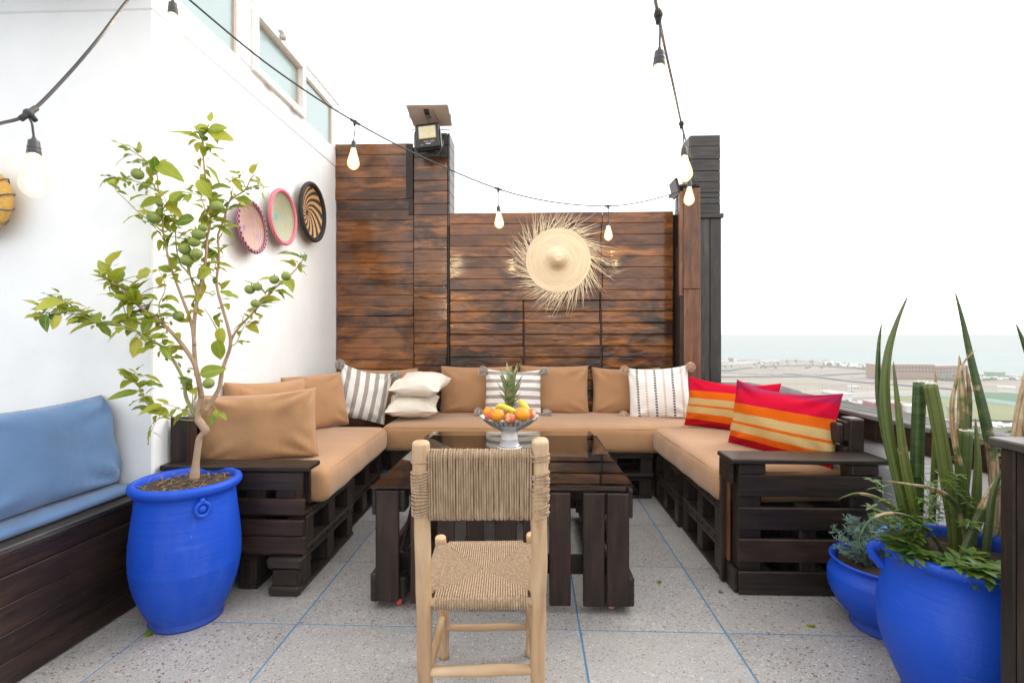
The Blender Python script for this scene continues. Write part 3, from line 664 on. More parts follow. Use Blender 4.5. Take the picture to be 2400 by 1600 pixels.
cb = plank('slanted_board', wx(1590, RY) - 0.012, wx(1590, RY) + 0.01, RY + 0.0, RY + 0.2, ZR - 0.05, ZR + 0.09, M['brown_wood'], rw, 0.003, rot=(0, R(-14), 0))
plank('glass_strip', wx(1583, RY + 0.2), wx(1590, RY + 0.2), RY + 0.18, RY + 0.2, ZM - 0.01, ZR - 0.04, M['wglass'], rw, 0.001)
gp = thing('grey_pillar', 'tall grey boarded pillar at the right end of the plank wall', 'pillar', (1.6, 4.6, 0))
PY = 4.62; a, b = wx(1618, PY), wx(1688, PY); zt = onY(1650, 317, PY).z; zl = onY(1650, 512, PY).z
plank('core', a + 0.02, b - 0.02, PY + 0.02, PY + 0.24, 0, zt - 0.01, M['black_wood'], gp, 0.003)
z = zt; hs = [26, 30, 27, 25, 25, 12, 14, 24]; k = 0
while z > zl + 0.05:
    h_ = hs[k % 8] * PY / 1190; plank('plank', a, b, PY - rnd.uniform(0, 0.006), PY + 0.02, max(z - h_ + 0.003, zl + 0.046), z, M['pillar_wood'], gp, 0.003, jit=0.001)
    plank('side_plank', a - 0.004, a + 0.018, PY + 0.022, PY + 0.24, max(z - h_ + 0.003, zl), z, M['pillar_wood'], gp, 0.003); z -= h_; k += 1
plank('ledge', a - 0.02, wx(1694, PY), PY - 0.03, PY + 0.26, zl, zl + 0.04, M['pillar_wood'], gp, 0.004)
m_ = wx(1664, PY)
plank('upright_plank', a + 0.004, m_ - 0.003, PY - 0.004, PY + 0.019, 0, zl - 0.002, M['pillar_wood'], gp, 0.003); plank('upright_plank', m_, wx(1690, PY), PY - 0.006, PY + 0.019, 0, zl - 0.002, M['pillar_wood'], gp, 0.003)
plank('side_plank', a - 0.004, a + 0.003, PY + 0.022, PY + 0.24, 0, zl - 0.002, M['pillar_wood'], gp, 0.002)
plank('side_plank', b - 0.018, b, PY + 0.022, PY + 0.24, 0, zt - 0.02, M['pillar_wood'], gp, 0.002)

# ---- parapet on the right
pp = thing('parapet', 'low white parapet with dark fascia and weathered grey plank coping', 'parapet', (1.9, 2.5, 0))
CZ = 0.83
A = onZ(1665, 890, CZ); B = onZ(2348, 1035, CZ)
dv = Vector((B.x - A.x, B.y - A.y, 0)).normalized(); A2 = A - dv * 0.25; A2.y = min(A2.y, PY - 0.01); B2 = B + dv * 2.2
nv = Vector((-dv.y, dv.x, 0))
if nv.x < 0: nv = -nv
ang = math.atan2(dv.y, dv.x)
def along(name, s0, s1, o0, o1, z0, z1, mat, bev=0.003, jit=0.0):
    L = s1 - s0; V, Fc = cham(L, abs(o1 - o0), z1 - z0, bev); me = fix(mesh(name, V, Fc, mat)); c = A2 + dv * (s0 + s1) / 2 + nv * (o0 + o1) / 2
    return link(name, me, pp, (c.x, c.y, (z0 + z1) / 2), (rnd.uniform(-jit, jit), rnd.uniform(-jit, jit), ang))
LT = (B2 - A2).length
along('wall', 0, LT, 0.02, 0.22, -0.4, CZ - 0.03, M['plaster_low'])
s = 0.0
for s0, s1 in ((0, 1.9), (1.903, 3.7), (3.703, LT)): along('fascia', s0, min(s1, LT), 0.0, 0.019, CZ - 0.135, CZ - 0.004, M['brown_wood'], 0.004)
offs = [-0.02, 0.062, 0.145, 0.262]
for i in range(3):
    s = 0.0
    while s < LT:
        L = rnd.uniform(0.9, 1.4); e = min(s + L, LT)
        along('coping_plank', s + 0.002, e - 0.002, offs[i] + 0.002, offs[i + 1] - 0.002, CZ - 0.022 + rnd.uniform(-0.001, 0.001), CZ + rnd.uniform(-0.002, 0.003), M['grey_wood'], 0.003, 0.001); s = e

# ================================================================== PALLET SOFAS
def pallet(x0, x1, y0, y1, z0, along_y, parent, mat, hgt=0.19, nsl=7):
    bt = 0.022; bh = hgt - 3 * bt
    W0, W1 = (x0, x1) if along_y else (y0, y1); L0, L1 = (y0, y1) if along_y else (x0, x1)
    def bb(name, w0, w1, l0, l1, a, b, j=0.002):
        if along_y: plank(name, w0, w1, l0, l1, a, b, mat, parent, 0.004, jit=j)
        else: plank(name, l0, l1, w0, w1, a, b, mat, parent, 0.004, jit=j)
    bw = 0.095; rowsw = [W0, (W0 + W1) / 2 - bw / 2, W1 - bw]
    for w in rowsw:
        bb('board', w, w + bw, L0, L1, z0 + 0.001, z0 + bt)
        bb('board', w, w + bw, L0, L1, z0 + bt + bh, z0 + 2 * bt + bh - 0.001)
        for l in (L0, (L0 + L1) / 2 - 0.05, L1 - 0.10): bb('block', w + 0.004, w + bw - 0.006, l + 0.004, l + 0.098, z0 + bt, z0 + bt + bh - 0.001, 0.0)
    n = nsl; st = (L1 - L0 - 0.09) / (n - 1)
    for i in range(n):
        l = L0 + i * st; bb('slat', W0 + rnd.uniform(0, 0.004), W1 - rnd.uniform(0, 0.006), l, l + 0.09, z0 + 2 * bt + bh, z0 + 3 * bt + bh - 0.001)

SX0, SX1 = LX + 0.015, -1.115     # left sofa, wall side and aisle side
LY = 2.43
ls = thing('pallet_sofa', 'left sofa of stacked black-stained pallets with a boarded end beside the blue pot', 'sofa', (-1.5, 3.1, 0))
bk, br = M['black_wood'], M['brown_wood']
pallet(SX0 + 0.12, SX1, LY + 0.02, LY + 0.72, 0, True, ls, bk); pallet(SX0 + 0.12, SX1 + 0.01, LY + 0.03, LY + 0.70, 0.191, True, ls, bk)
pallet(SX0 + 0.12, SX1 - 0.05, LY + 0.76, LY + 1.45, 0, True, ls, bk); pallet(SX0 + 0.12, SX1 - 0.03, LY + 0.75, LY + 1.46, 0.191, True, ls, bk)
for (z0, z1, y_, m_) in ((0.50, 0.592, 0.0, bk), (0.379, 0.458, 0.004, br), (0.279, 0.356, 0.001, br), (0.19, 0.275, 0.003, br)):
    plank('end_board', SX0, -1.104 - rnd.uniform(0, 0.01) + (0 if z0 > 0.4 else 0.012), LY - 0.02 + y_, LY + 0.003 + y_ - 0.001, z0, z1, m_, ls, 0.005)
plank('arm_top', SX0 - 0.0, -1.065, LY - 0.045, LY + 0.10, 0.597, 0.622, bk, ls, 0.007)
for x_ in (SX0 + 0.02, -1.40, -1.25): plank('post', x_, x_ + 0.10, LY + 0.006, LY + 0.1, 0.378, 0.596, br, ls, 0.006)
plank('inner_board', SX0 + 0.01, -1.12, LY + 0.102, LY + 0.12, 0.40, 0.592, bk, ls, 0.004)
for z0 in (0.44, 0.58, 0.70): plank('back_board', SX0 + 0.002, SX0 + 0.022, LY + 0.05, LY + 1.45, z0, z0 + 0.10, br, ls, 0.004)
plank('back_post', SX0 + 0.001, SX0 + 0.09, LY + 0.03, LY + 0.048, 0.40, 0.845, br, ls, 0.006, axis=2)
plank('back_rail', SX0 + 0.024, SX0 + 0.085, LY + 0.05, LY + 0.12, 0.60, 0.835, br, ls, 0.01, axis=2)
plank('foot', -1.27, SX1 + 0.02, LY - 0.05, LY + 0.018, 0.130, 0.186, bk, ls, 0.012); plank('foot', -1.24, SX1, LY - 0.045, LY + 0.017, 0.052, 0.128, br, ls, 0.006); plank('foot', -1.26, SX1 + 0.006, LY - 0.05, LY + 0.017, 0.002, 0.05, bk, ls, 0.012)

RX0 = 0.975; RYF = 2.485
rs = thing('pallet_sofa', 'right sofa of stacked black-stained pallets with a slatted end and flat arm board', 'sofa', (1.35, 3.1, 0))
pallet(RX0, 1.66, RYF + 0.17, RYF + 0.84, 0, True, rs, bk); pallet(RX0, 1.66, RYF + 0.17, RYF + 0.84, 0.191, True, rs, bk)
pallet(RX0 - 0.02, 1.66, RYF + 0.86, RYF + 1.52, 0, True, rs, bk); pallet(RX0 - 0.02, 1.66, RYF + 0.86, RYF + 1.52, 0.191, True, rs, bk)
for (z0, z1, m_) in ((0.475, 0.577, bk), (0.315, 0.422, bk), (0.160, 0.270, br), (0.003, 0.114, bk)):
    plank('end_board', 1.0, 1.675 - rnd.uniform(0, 0.012), RYF, RYF + 0.022, z0, z1, m_, rs, 0.004, jit=0.002)
for x_ in (1.005, 1.54): plank('post', x_, x_ + 0.115, RYF + 0.024, RYF + 0.115, 0.004, 0.625, bk, rs, 0.01)
plank('post', 1.30, 1.38, RYF + 0.024, RYF + 0.1, 0.004, 0.42, bk, rs, 0.008)
for x_ in (1.004, 1.535): plank('block', x_, x_ + 0.125, RYF + 0.002, RYF + 0.023, 0.580, 0.632, bk, rs, 0.008)
plank('inner_board', 0.985, 1.0, RYF + 0.10, RYF + 0.165, 0.12, 0.62, M['orange_wood'], rs, 0.003); plank('inner_board', 0.985, 1.002, RYF + 0.02, RYF + 0.165, 0.003, 0.115, bk, rs, 0.003)
plank('side_strip', 0.965, 0.983, RYF + 0.02, RYF + 0.165, 0.53, 0.63, bk, rs, 0.003)
plank('side_strip', 0.965, 0.983, RYF + 0.125, RYF + 0.166, 0.004, 0.528, bk, rs, 0.003)
plank('arm_top', 0.955, 1.70, RYF - 0.02, RYF + 0.165, 0.636, 0.660, bk, rs, 0.005)
for z0 in (0.45, 0.58, 0.71): plank('back_board', 1.60, 1.622, RYF + 0.17, RYF + 1.50, z0, z0 + 0.10, br, rs, 0.004)
plank('back_post', 1.624, 1.70, RYF + 0.168, RYF + 0.26, 0.382, 0.825, br, rs, 0.008); plank('back_block', 1.56, 1.598, RYF + 0.168, RYF + 0.25, 0.70, 0.80, br, rs, 0.008)
plank('back_post', 1.624, 1.70, RYF + 1.0, RYF + 1.08, 0.382, 0.81, br, rs, 0.008)

bs = thing('pallet_sofa', 'back sofa of stacked black-stained pallets along the plank wall', 'sofa', (0, 4.3, 0))
for (a, b) in ((SX1 + 0.03, -0.42), (-0.40, 0.27), (0.29, RX0 - 0.05)):
    pallet(a, b, 3.93, YB - 0.04, 0, False, bs, bk, 0.18); pallet(a, b, 3.88, YB - 0.04, 0.181, False, bs, bk, 0.18)

# ---- cushions
def roundbox(sx, sy, sz, r, nx, ny, nz, puff=0.02, nzs=0.004, seed=0.0):
    V = {}; VL = []; Fc = []
    def vid(i, j, k):
        key = (i, j, k)
        if key in V: return V[key]
        p = Vector(((i / nx - 0.5) * sx, (j / ny - 0.5) * sy, (k / nz - 0.5) * sz))
        q = Vector((max(-sx / 2 + r, min(sx / 2 - r, p.x)), max(-sy / 2 + r, min(sy / 2 - r, p.y)), max(-sz / 2 + r, min(sz / 2 - r, p.z)))); d = p - q
        if d.length > 1e-9:
            p = q + d.normalized() * r
        u, w = 2 * p.x / sx, 2 * p.y / sy; t_ = 2 * p.z / sz
        if t_ > 0: p.z += puff * (1 - u ** 4) * (1 - w ** 4) * t_
        p.x += 0.012 * (1 - t_ * t_) * (1 if u > 0 else -1) * (abs(u) > 0.8); p.y += 0.012 * (1 - t_ * t_) * (1 if w > 0 else -1) * (abs(w) > 0.8)
        p += p.normalized() * nzs * 2 * noise.noise(p * 6 + Vector((seed, 0, 0)))
        V[key] = len(VL); VL.append(p); return V[key]
    for i in range(nx):
        for j in range(ny):
            Fc.append([vid(i, j, 0), vid(i, j + 1, 0), vid(i + 1, j + 1, 0), vid(i + 1, j, 0)]); Fc.append([vid(i, j, nz), vid(i + 1, j, nz), vid(i + 1, j + 1, nz), vid(i, j + 1, nz)])
    for i in range(nx):
        for k in range(nz):
            Fc.append([vid(i, 0, k), vid(i + 1, 0, k), vid(i + 1, 0, k + 1), vid(i, 0, k + 1)]); Fc.append([vid(i, ny, k), vid(i, ny, k + 1), vid(i + 1, ny, k + 1), vid(i + 1, ny, k)])
    for j in range(ny):
        for k in range(nz):
            Fc.append([vid(0, j, k), vid(0, j, k + 1), vid(0, j + 1, k + 1), vid(0, j + 1, k)]); Fc.append([vid(nx, j, k), vid(nx, j + 1, k), vid(nx, j + 1, k + 1), vid(nx, j, k + 1)])
    return VL, Fc
def mattress(label, x0, x1, y0, y1, z0, z1, rotz=0.0, seed=0.0, mat=None, seam=True, r=0.04, puff=0.018):
    sx, sy, sz = x1 - x0, y1 - y0, z1 - z0; VL, Fc = roundbox(sx, sy, sz, r, max(6, int(sx / 0.03)), max(6, int(sy / 0.03)), 10, puff, 0.004, seed)
    o = link('seat_cushion', mesh('seat_cushion', VL, Fc, mat or M['tan'], True), None, ((x0 + x1) / 2, (y0 + y1) / 2, (z0 + z1) / 2), (0, 0, rotz)); tag(o, label, 'cushion')
    if seam:
        mb = MB(); 
        for zz in (sz / 2 - 0.014,):
            P = []; hx, hy = sx / 2 - 0.008, sy / 2 - 0.008
            for (cx_, cy_, a0) in ((hx - r, hy - r, 0), (-hx + r, hy - r, 90), (-hx + r, -hy + r, 180), (hx - r, -hy + r, 270)):
                for q in range(5): a_ = R(a0 + q * 22.5); P.append((cx_ + (r + 0.002) * math.cos(a_), cy_ + (r + 0.002) * math.sin(a_), zz))
            P.append(P[0]); P = resample([Vector(p) for p in P], 0.04); mb.tube([(p.x, p.y, p.z + 0.002 * noise.noise(p * 9)) for p in P], 0.0035, 5, cap=False)
        par_ = mb.build('piping', mat or M['tan']); par_.parent = o
    return o
mattress('long tan seat cushion on the left sofa', SX0 + 0.03, -1.07, LY + 0.125, 3.77, 0.386, 0.565, R(2.0), 1.0)
mattress('long tan seat cushion on the right sofa', 0.935, 1.61, RYF + 0.175, 3.83, 0.386, 0.562, R(2.2), 5.0)
mattress('long tan seat cushion on the back sofa', -1.14, 1.56, 3.84, YB - 0.03, 0.363, 0.560, 0, 9.0)

def pillow(w, h, t, mat, seed=0.0, box=False, pinch=0.05, n=26, sag=0.0, wr=1.0, ears=0.0):
    VL = []; Fc = []; p_ = 5.0 if box else 2.2; q_ = 0.42 if box else 0.62
    idx = {}
    for side in (1, -1):
        for i in range(n + 1):
            for j in range(n + 1):
                # denser near the rim
                u = math.sin((i / n * 2 - 1) * math.pi / 2); v = math.sin((j / n * 2 - 1) * math.pi / 2)
                edge = i in (0, n) or j in (0, n)
                if edge and side == -1: idx[(side, i, j)] = idx[(1, i, j)]; continue
                T = t / 2 * (max(0, (1 - abs(u) ** p_)) * max(0, (1 - abs(v) ** p_))) ** q_
                x = w / 2 * u * (1 - pinch * (1 - v * v) * abs(u) ** 1.5); z = h / 2 * v * (1 - pinch * (1 - u * u) * abs(v) ** 1.5)
                cr = abs(u) * abs(v)
                nn = noise.noise(Vector((x * 7 + seed, z * 7, side * 3))) * 0.010 + noise.noise(Vector((x * 19 + seed, z * 19, side * 5))) * 0.005 * (0.4 + cr)
                # creases fanning from the corners
                for cu in (-1, 1):
                    for cv in (-1, 1):
                        du, dw = u - cu, v - cv; rr = math.hypot(du, dw); aa = math.atan2(abs(dw), abs(du)); nn += 0.005 * wr * math.sin(aa * 9 + seed * 3 + cu * 2 + cv) * math.exp(-((rr - 0.45) / 0.28) ** 2)
                y = -side * (T + nn * wr * (1 if T > 0.006 else 0.25))
                if v > 0: z -= sag * (1 - u * u) * v * h
                if ears and v > 0.5: y += ears * (v - 0.5) * abs(u) ** 3
                idx[(side, i, j)] = len(VL); VL.append((x, y, z + h / 2))
        for i in range(n):
            for j in range(n):
                q = [idx[(side, i, j)], idx[(side, i + 1, j)], idx[(side, i + 1, j + 1)], idx[(side, i, j + 1)]]; Fc.append(q if side == 1 else q[::-1])
    me = mesh('pillow', VL, Fc, mat, True)
    rim = [idx[(1, i, 0)] for i in range(n)] + [idx[(1, n, j)] for j in range(n)] + [idx[(1, i, n)] for i in range(n, 0, -1)] + [idx[(1, 0, j)] for j in range(n, 0, -1)]
    return me, [VL[i] for i in rim]
def put_pillow(label, w, h, t, mat, base, face, lean=12, roll=0, box=False, name='cushion', piping=True, group=None, dist=True, **k):
    me, rim = pillow(w, h, t, mat, seed=rnd.uniform(0, 50), box=box, **k)
    rt = Matrix.Rotation(R(face), 3, 'Z') @ Matrix.Rotation(R(-lean), 3, 'X') @ Matrix.Rotation(R(roll), 3, 'Y')
    o = link(name, me, None, base, rt); tag(o, label, 'cushion', group)
    if piping:
        mb = MB(); mb.tube(rim + [rim[0]], 0.0032, 5, cap=False); p_ = mb.build('piping', mat); p_.parent = o
    return o
def on_seat(px, py, z=0.568): p = onZ(px, py, z); return Vector((p.x, p.y, z - 0.006))
def tcush(label, px, py, w, h, dy=0.085, face=0, lean=10, **k):
    b = on_seat(px, py); b.y += dy; return put_pillow(label, w, h, 0.15, M['tan'], b, face, lean, box=True, wr=1.3, **k)
tcush('tan back cushion in the left corner against the plank wall', 886, 975, 0.60, 0.405, 0.10, 3, pinch=0.05, sag=0.03)
tcush('tan back cushion left of the middle striped pillow', 1113, 971, 0.635, 0.42, 0.085, 1, pinch=0.035, sag=0.02)
tcush('tan back cushion right of the middle striped pillow', 1300, 972, 0.60, 0.425, 0.085, -1, pinch=0.04, sag=0.01)
tcush('tan back cushion behind the black-dashed white pillow', 1474, 972, 0.60, 0.41, 0.085, -2, pinch=0.045, sag=0.03)
tc = put_pillow('nearest tan cushion standing across the left sofa above the blue pot', 0.60, 0.375, 0.17, M['tan'], (-1.47, 2.70, 0.57), 14, 8, -3, box=True, pinch=0.04, sag=0.03, wr=1.7)
put_pillow('tan cushion against the white wall behind the nearest one', 0.56, 0.40, 0.15, M['tan'], (-1.62, 3.12, 0.57), 66, 10, 2, box=True, pinch=0.03, sag=0.03)
put_pillow('tan cushion turned outward beside the left striped pillow', 0.46, 0.40, 0.15, M['tan'], (-1.53, 3.62, 0.57), 52, 12, -2, box=True, pinch=0.03, wr=1.4)

def pompom_mesh(mat, r=0.042, n=230):
    mb = MB(); q = random.Random(5)
    for i in range(n):
        zz = 1 - 2 * (i + 0.5) / n; a = i * 2.399963; s_ = math.sqrt(1 - zz * zz); d = Vector((s_ * math.cos(a), s_ * math.sin(a), zz)); d = (d + Vector((q.uniform(-.25, .25), q.uniform(-.25, .25), q.uniform(-.25, .25)))).normalized()
        L = r * q.uniform(0.8, 1.08); s1 = d.orthogonal().normalized() * 0.0022; s2 = d.cross(s1)
        p0 = d * 0.006; p1 = d * L
        mb.add([p0 + s1, p0 - s1 * .5 + s2, p0 - s1 * .5 - s2, p1 + s1, p1 - s1 * .5 + s2, p1 - s1 * .5 - s2], [[0, 1, 4, 3], [1, 2, 5, 4], [2, 0, 3, 5], [3, 4, 5]])
    mb.sphere((0, 0, 0), r * 0.62, 10, 7)
    return mesh('pompom', mb.V, mb.F, mat)
PG = pompom_mesh(M['yarn_grey']); PK = pompom_mesh(M['yarn_pink'])
def poms(o, w, h, me, out=0.035, which=(0, 1, 2, 3), drop=0.0):
    for k, (sx, sz) in enumerate(((-1, 1), (1, 1), (-1, 0), (1, 0))):
        if k in which:
            p = link('pompom', me); p.parent = o; p.location = (sx * (w / 2 + (0.018 if sz else 0.045)), -0.02, h * sz + (-0.022 if sz else 0.034) - drop); p.rotation_euler = (k, k * 2, k * 3)
b = on_seat(1201, 979); s2 = put_pillow('grey and white striped pillow with level stripes behind the fruit bowl', 0.485, 0.41, 0.15, M['stripe_z'], b + Vector((0, 0.07, 0)), 2, 12, 1, name='pillow', piping=False, sag=0.04, wr=1.2); poms(s2, 0.485, 0.41, PG)
s1 = put_pillow('grey and white striped pillow with upright stripes on the left sofa corner', 0.42, 0.44, 0.15, M['stripe_x'], on_seat(846, 988) + Vector((-0.03, 0.02, 0.012)), 30, 18, 14, name='pillow', piping=False, sag=0.06, wr=1.6); poms(s1, 0.42, 0.44, PG, which=(0, 1, 2))
s3 = put_pillow('white pillow with black and beige dashed lines and beige pompoms', 0.50, 0.44, 0.14, M['dashes'], on_seat(1552, 982) + Vector((0, 0.05, 0)), -14, 14, -4, name='pillow', piping=False, sag=0.03, wr=1.5); poms(s3, 0.50, 0.44, PK)
# two cream pillows lying on each other
for lab, px, py, dz, tl in (('cream pillow lying at the bottom of the pair of two', 962, 990, 0.0, 4), ('cream pillow lying on top of the pair of two', 966, 990, 0.165, -3)):
    me, rim = pillow(0.42, 0.40, 0.19, M['cream'], seed=dz * 30 + 3, pinch=0.10, wr=1.8)
    bpt = on_seat(px, py); o = link('pillow', me, None, (bpt.x, bpt.y + 0.02, bpt.z + 0.085 + dz), Matrix.Rotation(R(tl * 2), 3, 'Z') @ Matrix.Rotation(R(-80), 3, 'X')); tag(o, lab, 'cushion')
    mb = MB(); mb.tube([(0, -0.0, 0.0)] + [(0.0, -0.093 * math.sqrt(max(0, 1 - (2 * k / 10 - 1) ** 2)) ** 1.1 - 0.002, 0.4 * k / 10) for k in range(1, 10)], 0.0016, 4); 
q1 = put_pillow('nearest red and orange striped pillow on the right sofa', 0.65, 0.405, 0.21, M['kilim'], (1.395, 2.965, 0.562), -60, 10, 2, name='pillow', piping=False, sag=0.08, wr=1.7, pinch=0.05)
q2 = put_pillow('farther red and orange striped pillow behind the nearest one', 0.66, 0.375, 0.19, M['kilim2'], (1.41, 3.70, 0.562), -42, 10, 1, name='pillow', piping=False, sag=0.08, wr=1.4, pinch=0.05)

# ================================================================== BENCH AT THE LEFT
def bx(y): return -1.925 + 0.048 * y
bn = thing('bench', 'dark brown boarded bench running along the left edge', 'bench', (-2.1, 1.6, 0))
by0, by1 = 0.55, CY - 0.012; ba = math.atan(0.048)
zz = [0.0, 0.098, 0.198, 0.30, 0.402, 0.478]
for i in range(5):
    L = by1 - by0; V, Fc = cham(L, 0.022, zz[i + 1] - zz[i] - 0.004, 0.003); me = fix(mesh('board', V, Fc, M['brown_wood'])); ym = (by0 + by1) / 2
    link('board', me, bn, (bx(ym) - 0.012 - rnd.uniform(0, 0.003), ym, (zz[i] + zz[i + 1]) / 2 + 0.003), (0, 0, R(90) - ba))
V, Fc = cham(by1 - by0, 0.095, 0.024, 0.004); link('seat_edge', fix(mesh('seat_edge', V, Fc, M['pillar_wood'])), bn, (bx(ym) - 0.045, ym, 0.494), (0, 0, R(90) - ba))
V, Fc = cham(by1 - by0, 0.40, 0.022, 0.004); link('seat_board', fix(mesh('seat_board', V, Fc, M['brown_wood'])), bn, (bx(ym) - 0.30, ym, 0.494), (0, 0, R(90) - ba))
V, Fc = cham(by1 - by0, 0.03, 0.5, 0.004); link('back_board', fix(mesh('back_board', V, Fc, M['brown_wood'])), bn, (bx(ym) - 0.50, ym, 0.65), (0, 0, R(90) - ba))
mo = mattress('thin faded blue seat pad on the left bench', bx(ym) - 0.44, bx(ym) - 0.062, by0 + 0.02, by1 - 0.005, 0.507, 0.552, -ba, 3.0, M['blue_fabric'], True, 0.018, 0.006)
put_pillow('large faded blue cushion leaning on the left bench', 0.74, 0.42, 0.19, M['blue_fabric'], (-1.985, 1.985, 0.552), 88, 12, 0, box=True, pinch=0.04, sag=0.03, wr=1.6)
put_pillow('purple cushion peeking over the blue one at the left edge', 0.5, 0.40, 0.14, solid('purple_cloth', (0.16, 0.05, 0.16), 0.9), (-2.14, 1.70, 0.58), 88, 14, 0, box=True, pinch=0.04)

# ================================================================== TABLE
tb = thing('coffee_table', 'large dark brown pallet coffee table with glass top on small wheels', 'table', (-0.13, 3.0, 0))
TZ = 0.57; TF = 2.305
gl = [onZ(866, 1141, TZ + 0.008), onZ(1486, 1137, TZ + 0.008), onZ(1384, 1010, TZ + 0.008), onZ(1018, 1010, TZ + 0.008)]
def thin_glass():
    g = G('table_glass', 0.03); fr = g.n('ShaderNodeFresnel', {'IOR': 1.6}); tr = g.n('ShaderNodeBsdfTransparent', {'Color': (0.86, 0.90, 0.88)}); gs = g.n('ShaderNodeBsdfGlossy', {'Color': (1, 1, 1), 'Roughness': 0.015})
    nb = g.n('ShaderNodeBump', {'Strength': 0.02, 'Distance': 0.01, 'Height': g.noise(g.obj(), 2.5, 2)}); g.put(gs.inputs['Normal'], nb.outputs[0])
    mx = g.n('ShaderNodeMixShader', {0: fr.outputs[0], 1: tr.outputs[0], 2: gs.outputs[0]}); g.t.links.new(mx.outputs[0], g.out.inputs[0]); return g.m
M['glass'] = thin_glass()
quadbox('glass_top', [(p.x, p.y) for p in gl], TZ + 0.001, TZ + 0.007, M['glass'], tb)
tx0, tx1 = wx(884, TF), wx(1471, TF); ty1 = 3.53
n = 9; st = (ty1 - TF) / n
for i in range(n):
    f0 = (i * st) / (ty1 - TF); ins = 0.03 * f0
    plank('top_plank', tx0 + 0.004 + ins, tx1 - 0.004 - ins, TF + i * st + 0.004, TF + (i + 1) * st - 0.001, TZ - 0.024, TZ - 0.002 - rnd.uniform(0, 0.002), M['table_wood'], tb, 0.003, jit=0.0006)
segs = [(883, 937), (964, 1004), (1026, 1067), (1094, 1135), (1160, 1211), (1226, 1266), (1287, 1337), (1366, 1416), (1421, 1473)]
for i, (a, b) in enumerate(segs):
    zb = onY(1000, 1409 + rnd.uniform(-4, 4), TF).z; plank('front_board', wx(a, TF), wx(b, TF), TF - 0.022, TF, max(zb, 0.03), TZ - 0.027, M['brown_wood'], tb, 0.004, jit=0.0015)
for i, (a, b) in enumerate(segs):
    plank('rear_board', wx(a, TF) + 0.03, wx(b, TF) + 0.01, ty1 - 0.022, ty1, 0.06, TZ - 0.027, M['brown_wood'], tb, 0.004, jit=0.0015)
for x_ in (tx0 - 0.022, tx1 + 0.002):
    plank('side_board', x_, x_ + 0.02, TF - 0.01, ty1, 0.43, TZ - 0.01, M['black_wood'], tb, 0.006); plank('side_board', x_ - 0.006, x_ + 0.026, TF - 0.015, ty1, 0.035, 0.165, M['black_wood'], tb, 0.006)
for y_ in (TF + 0.003, ty1 - 0.045 - 0.003): 
    for x_ in (tx0 + 0.03, (tx0 + tx1) / 2 - 0.05, tx1 - 0.13): plank('block', x_, x_ + 0.10, y_, y_ + 0.08 if y_ < 3 else y_ + 0.02, 0.04, 0.14, M['black_wood'], tb, 0.006); plank('block', x_, x_ + 0.1, y_, y_ + 0.08 if y_ < 3 else y_ + 0.02, 0.44, TZ - 0.03, M['black_wood'], tb, 0.006)
for y_ in (TF + 0.085, ty1 - 0.075): plank('rail', tx0 + 0.01, tx1 - 0.01, y_, y_ + 0.02, 0.13, 0.22, M['brown_wood'], tb, 0.004)
for x_ in (tx0 + 0.02, tx1 - 0.11): plank('rail', x_, x_ + 0.09, TF + 0.11, ty1 - 0.08, 0.045, 0.065, M['black_wood'], tb, 0.004)
o = plank('brace', tx0 + 0.06, tx0 + 0.08, TF + 0.1, TF + 0.75, 0.28, 0.36, M['brown_wood'], tb, 0.004, rot=(R(33), 0, 0))
M['wheel'] = solid('red_caster', (0.75, 0.10, 0.06), 0.35); M['wheel2'] = solid('pink_caster', (0.72, 0.36, 0.30), 0.4); M['steel'] = solid('dull_steel', (0.32, 0.32, 0.33), 0.4, 0.8)
for (px, m_, y_) in ((937, M['wheel'], TF + 0.04), (1431, M['wheel2'], TF + 0.04), (960, M['wheel'], ty1 - 0.09), (1420, M['wheel2'], ty1 - 0.09)):
    x_ = wx(px, TF + 0.04); mb = MB(); prof = [(0.001, -0.012), (0.022, -0.012), (0.026, -0.009), (0.026, 0.009), (0.022, 0.012), (0.001, 0.012)]
    mb.lathe(prof, 20); w_ = mb.build('caster', m_, tb, loc=(x_, y_, 0.0262), rot=(0, R(90), R(8)))
    mb = MB(); mb.box((0, 0, 0.052), (0.05, 0.05, 0.004)); mb.box((-0.017, 0, 0.036), (0.003, 0.03, 0.032)); mb.box((0.017, 0, 0.036), (0.003, 0.03, 0.032)); f_ = mb.build('fork', M['steel'], tb, smooth=False, loc=(x_, y_, 0))

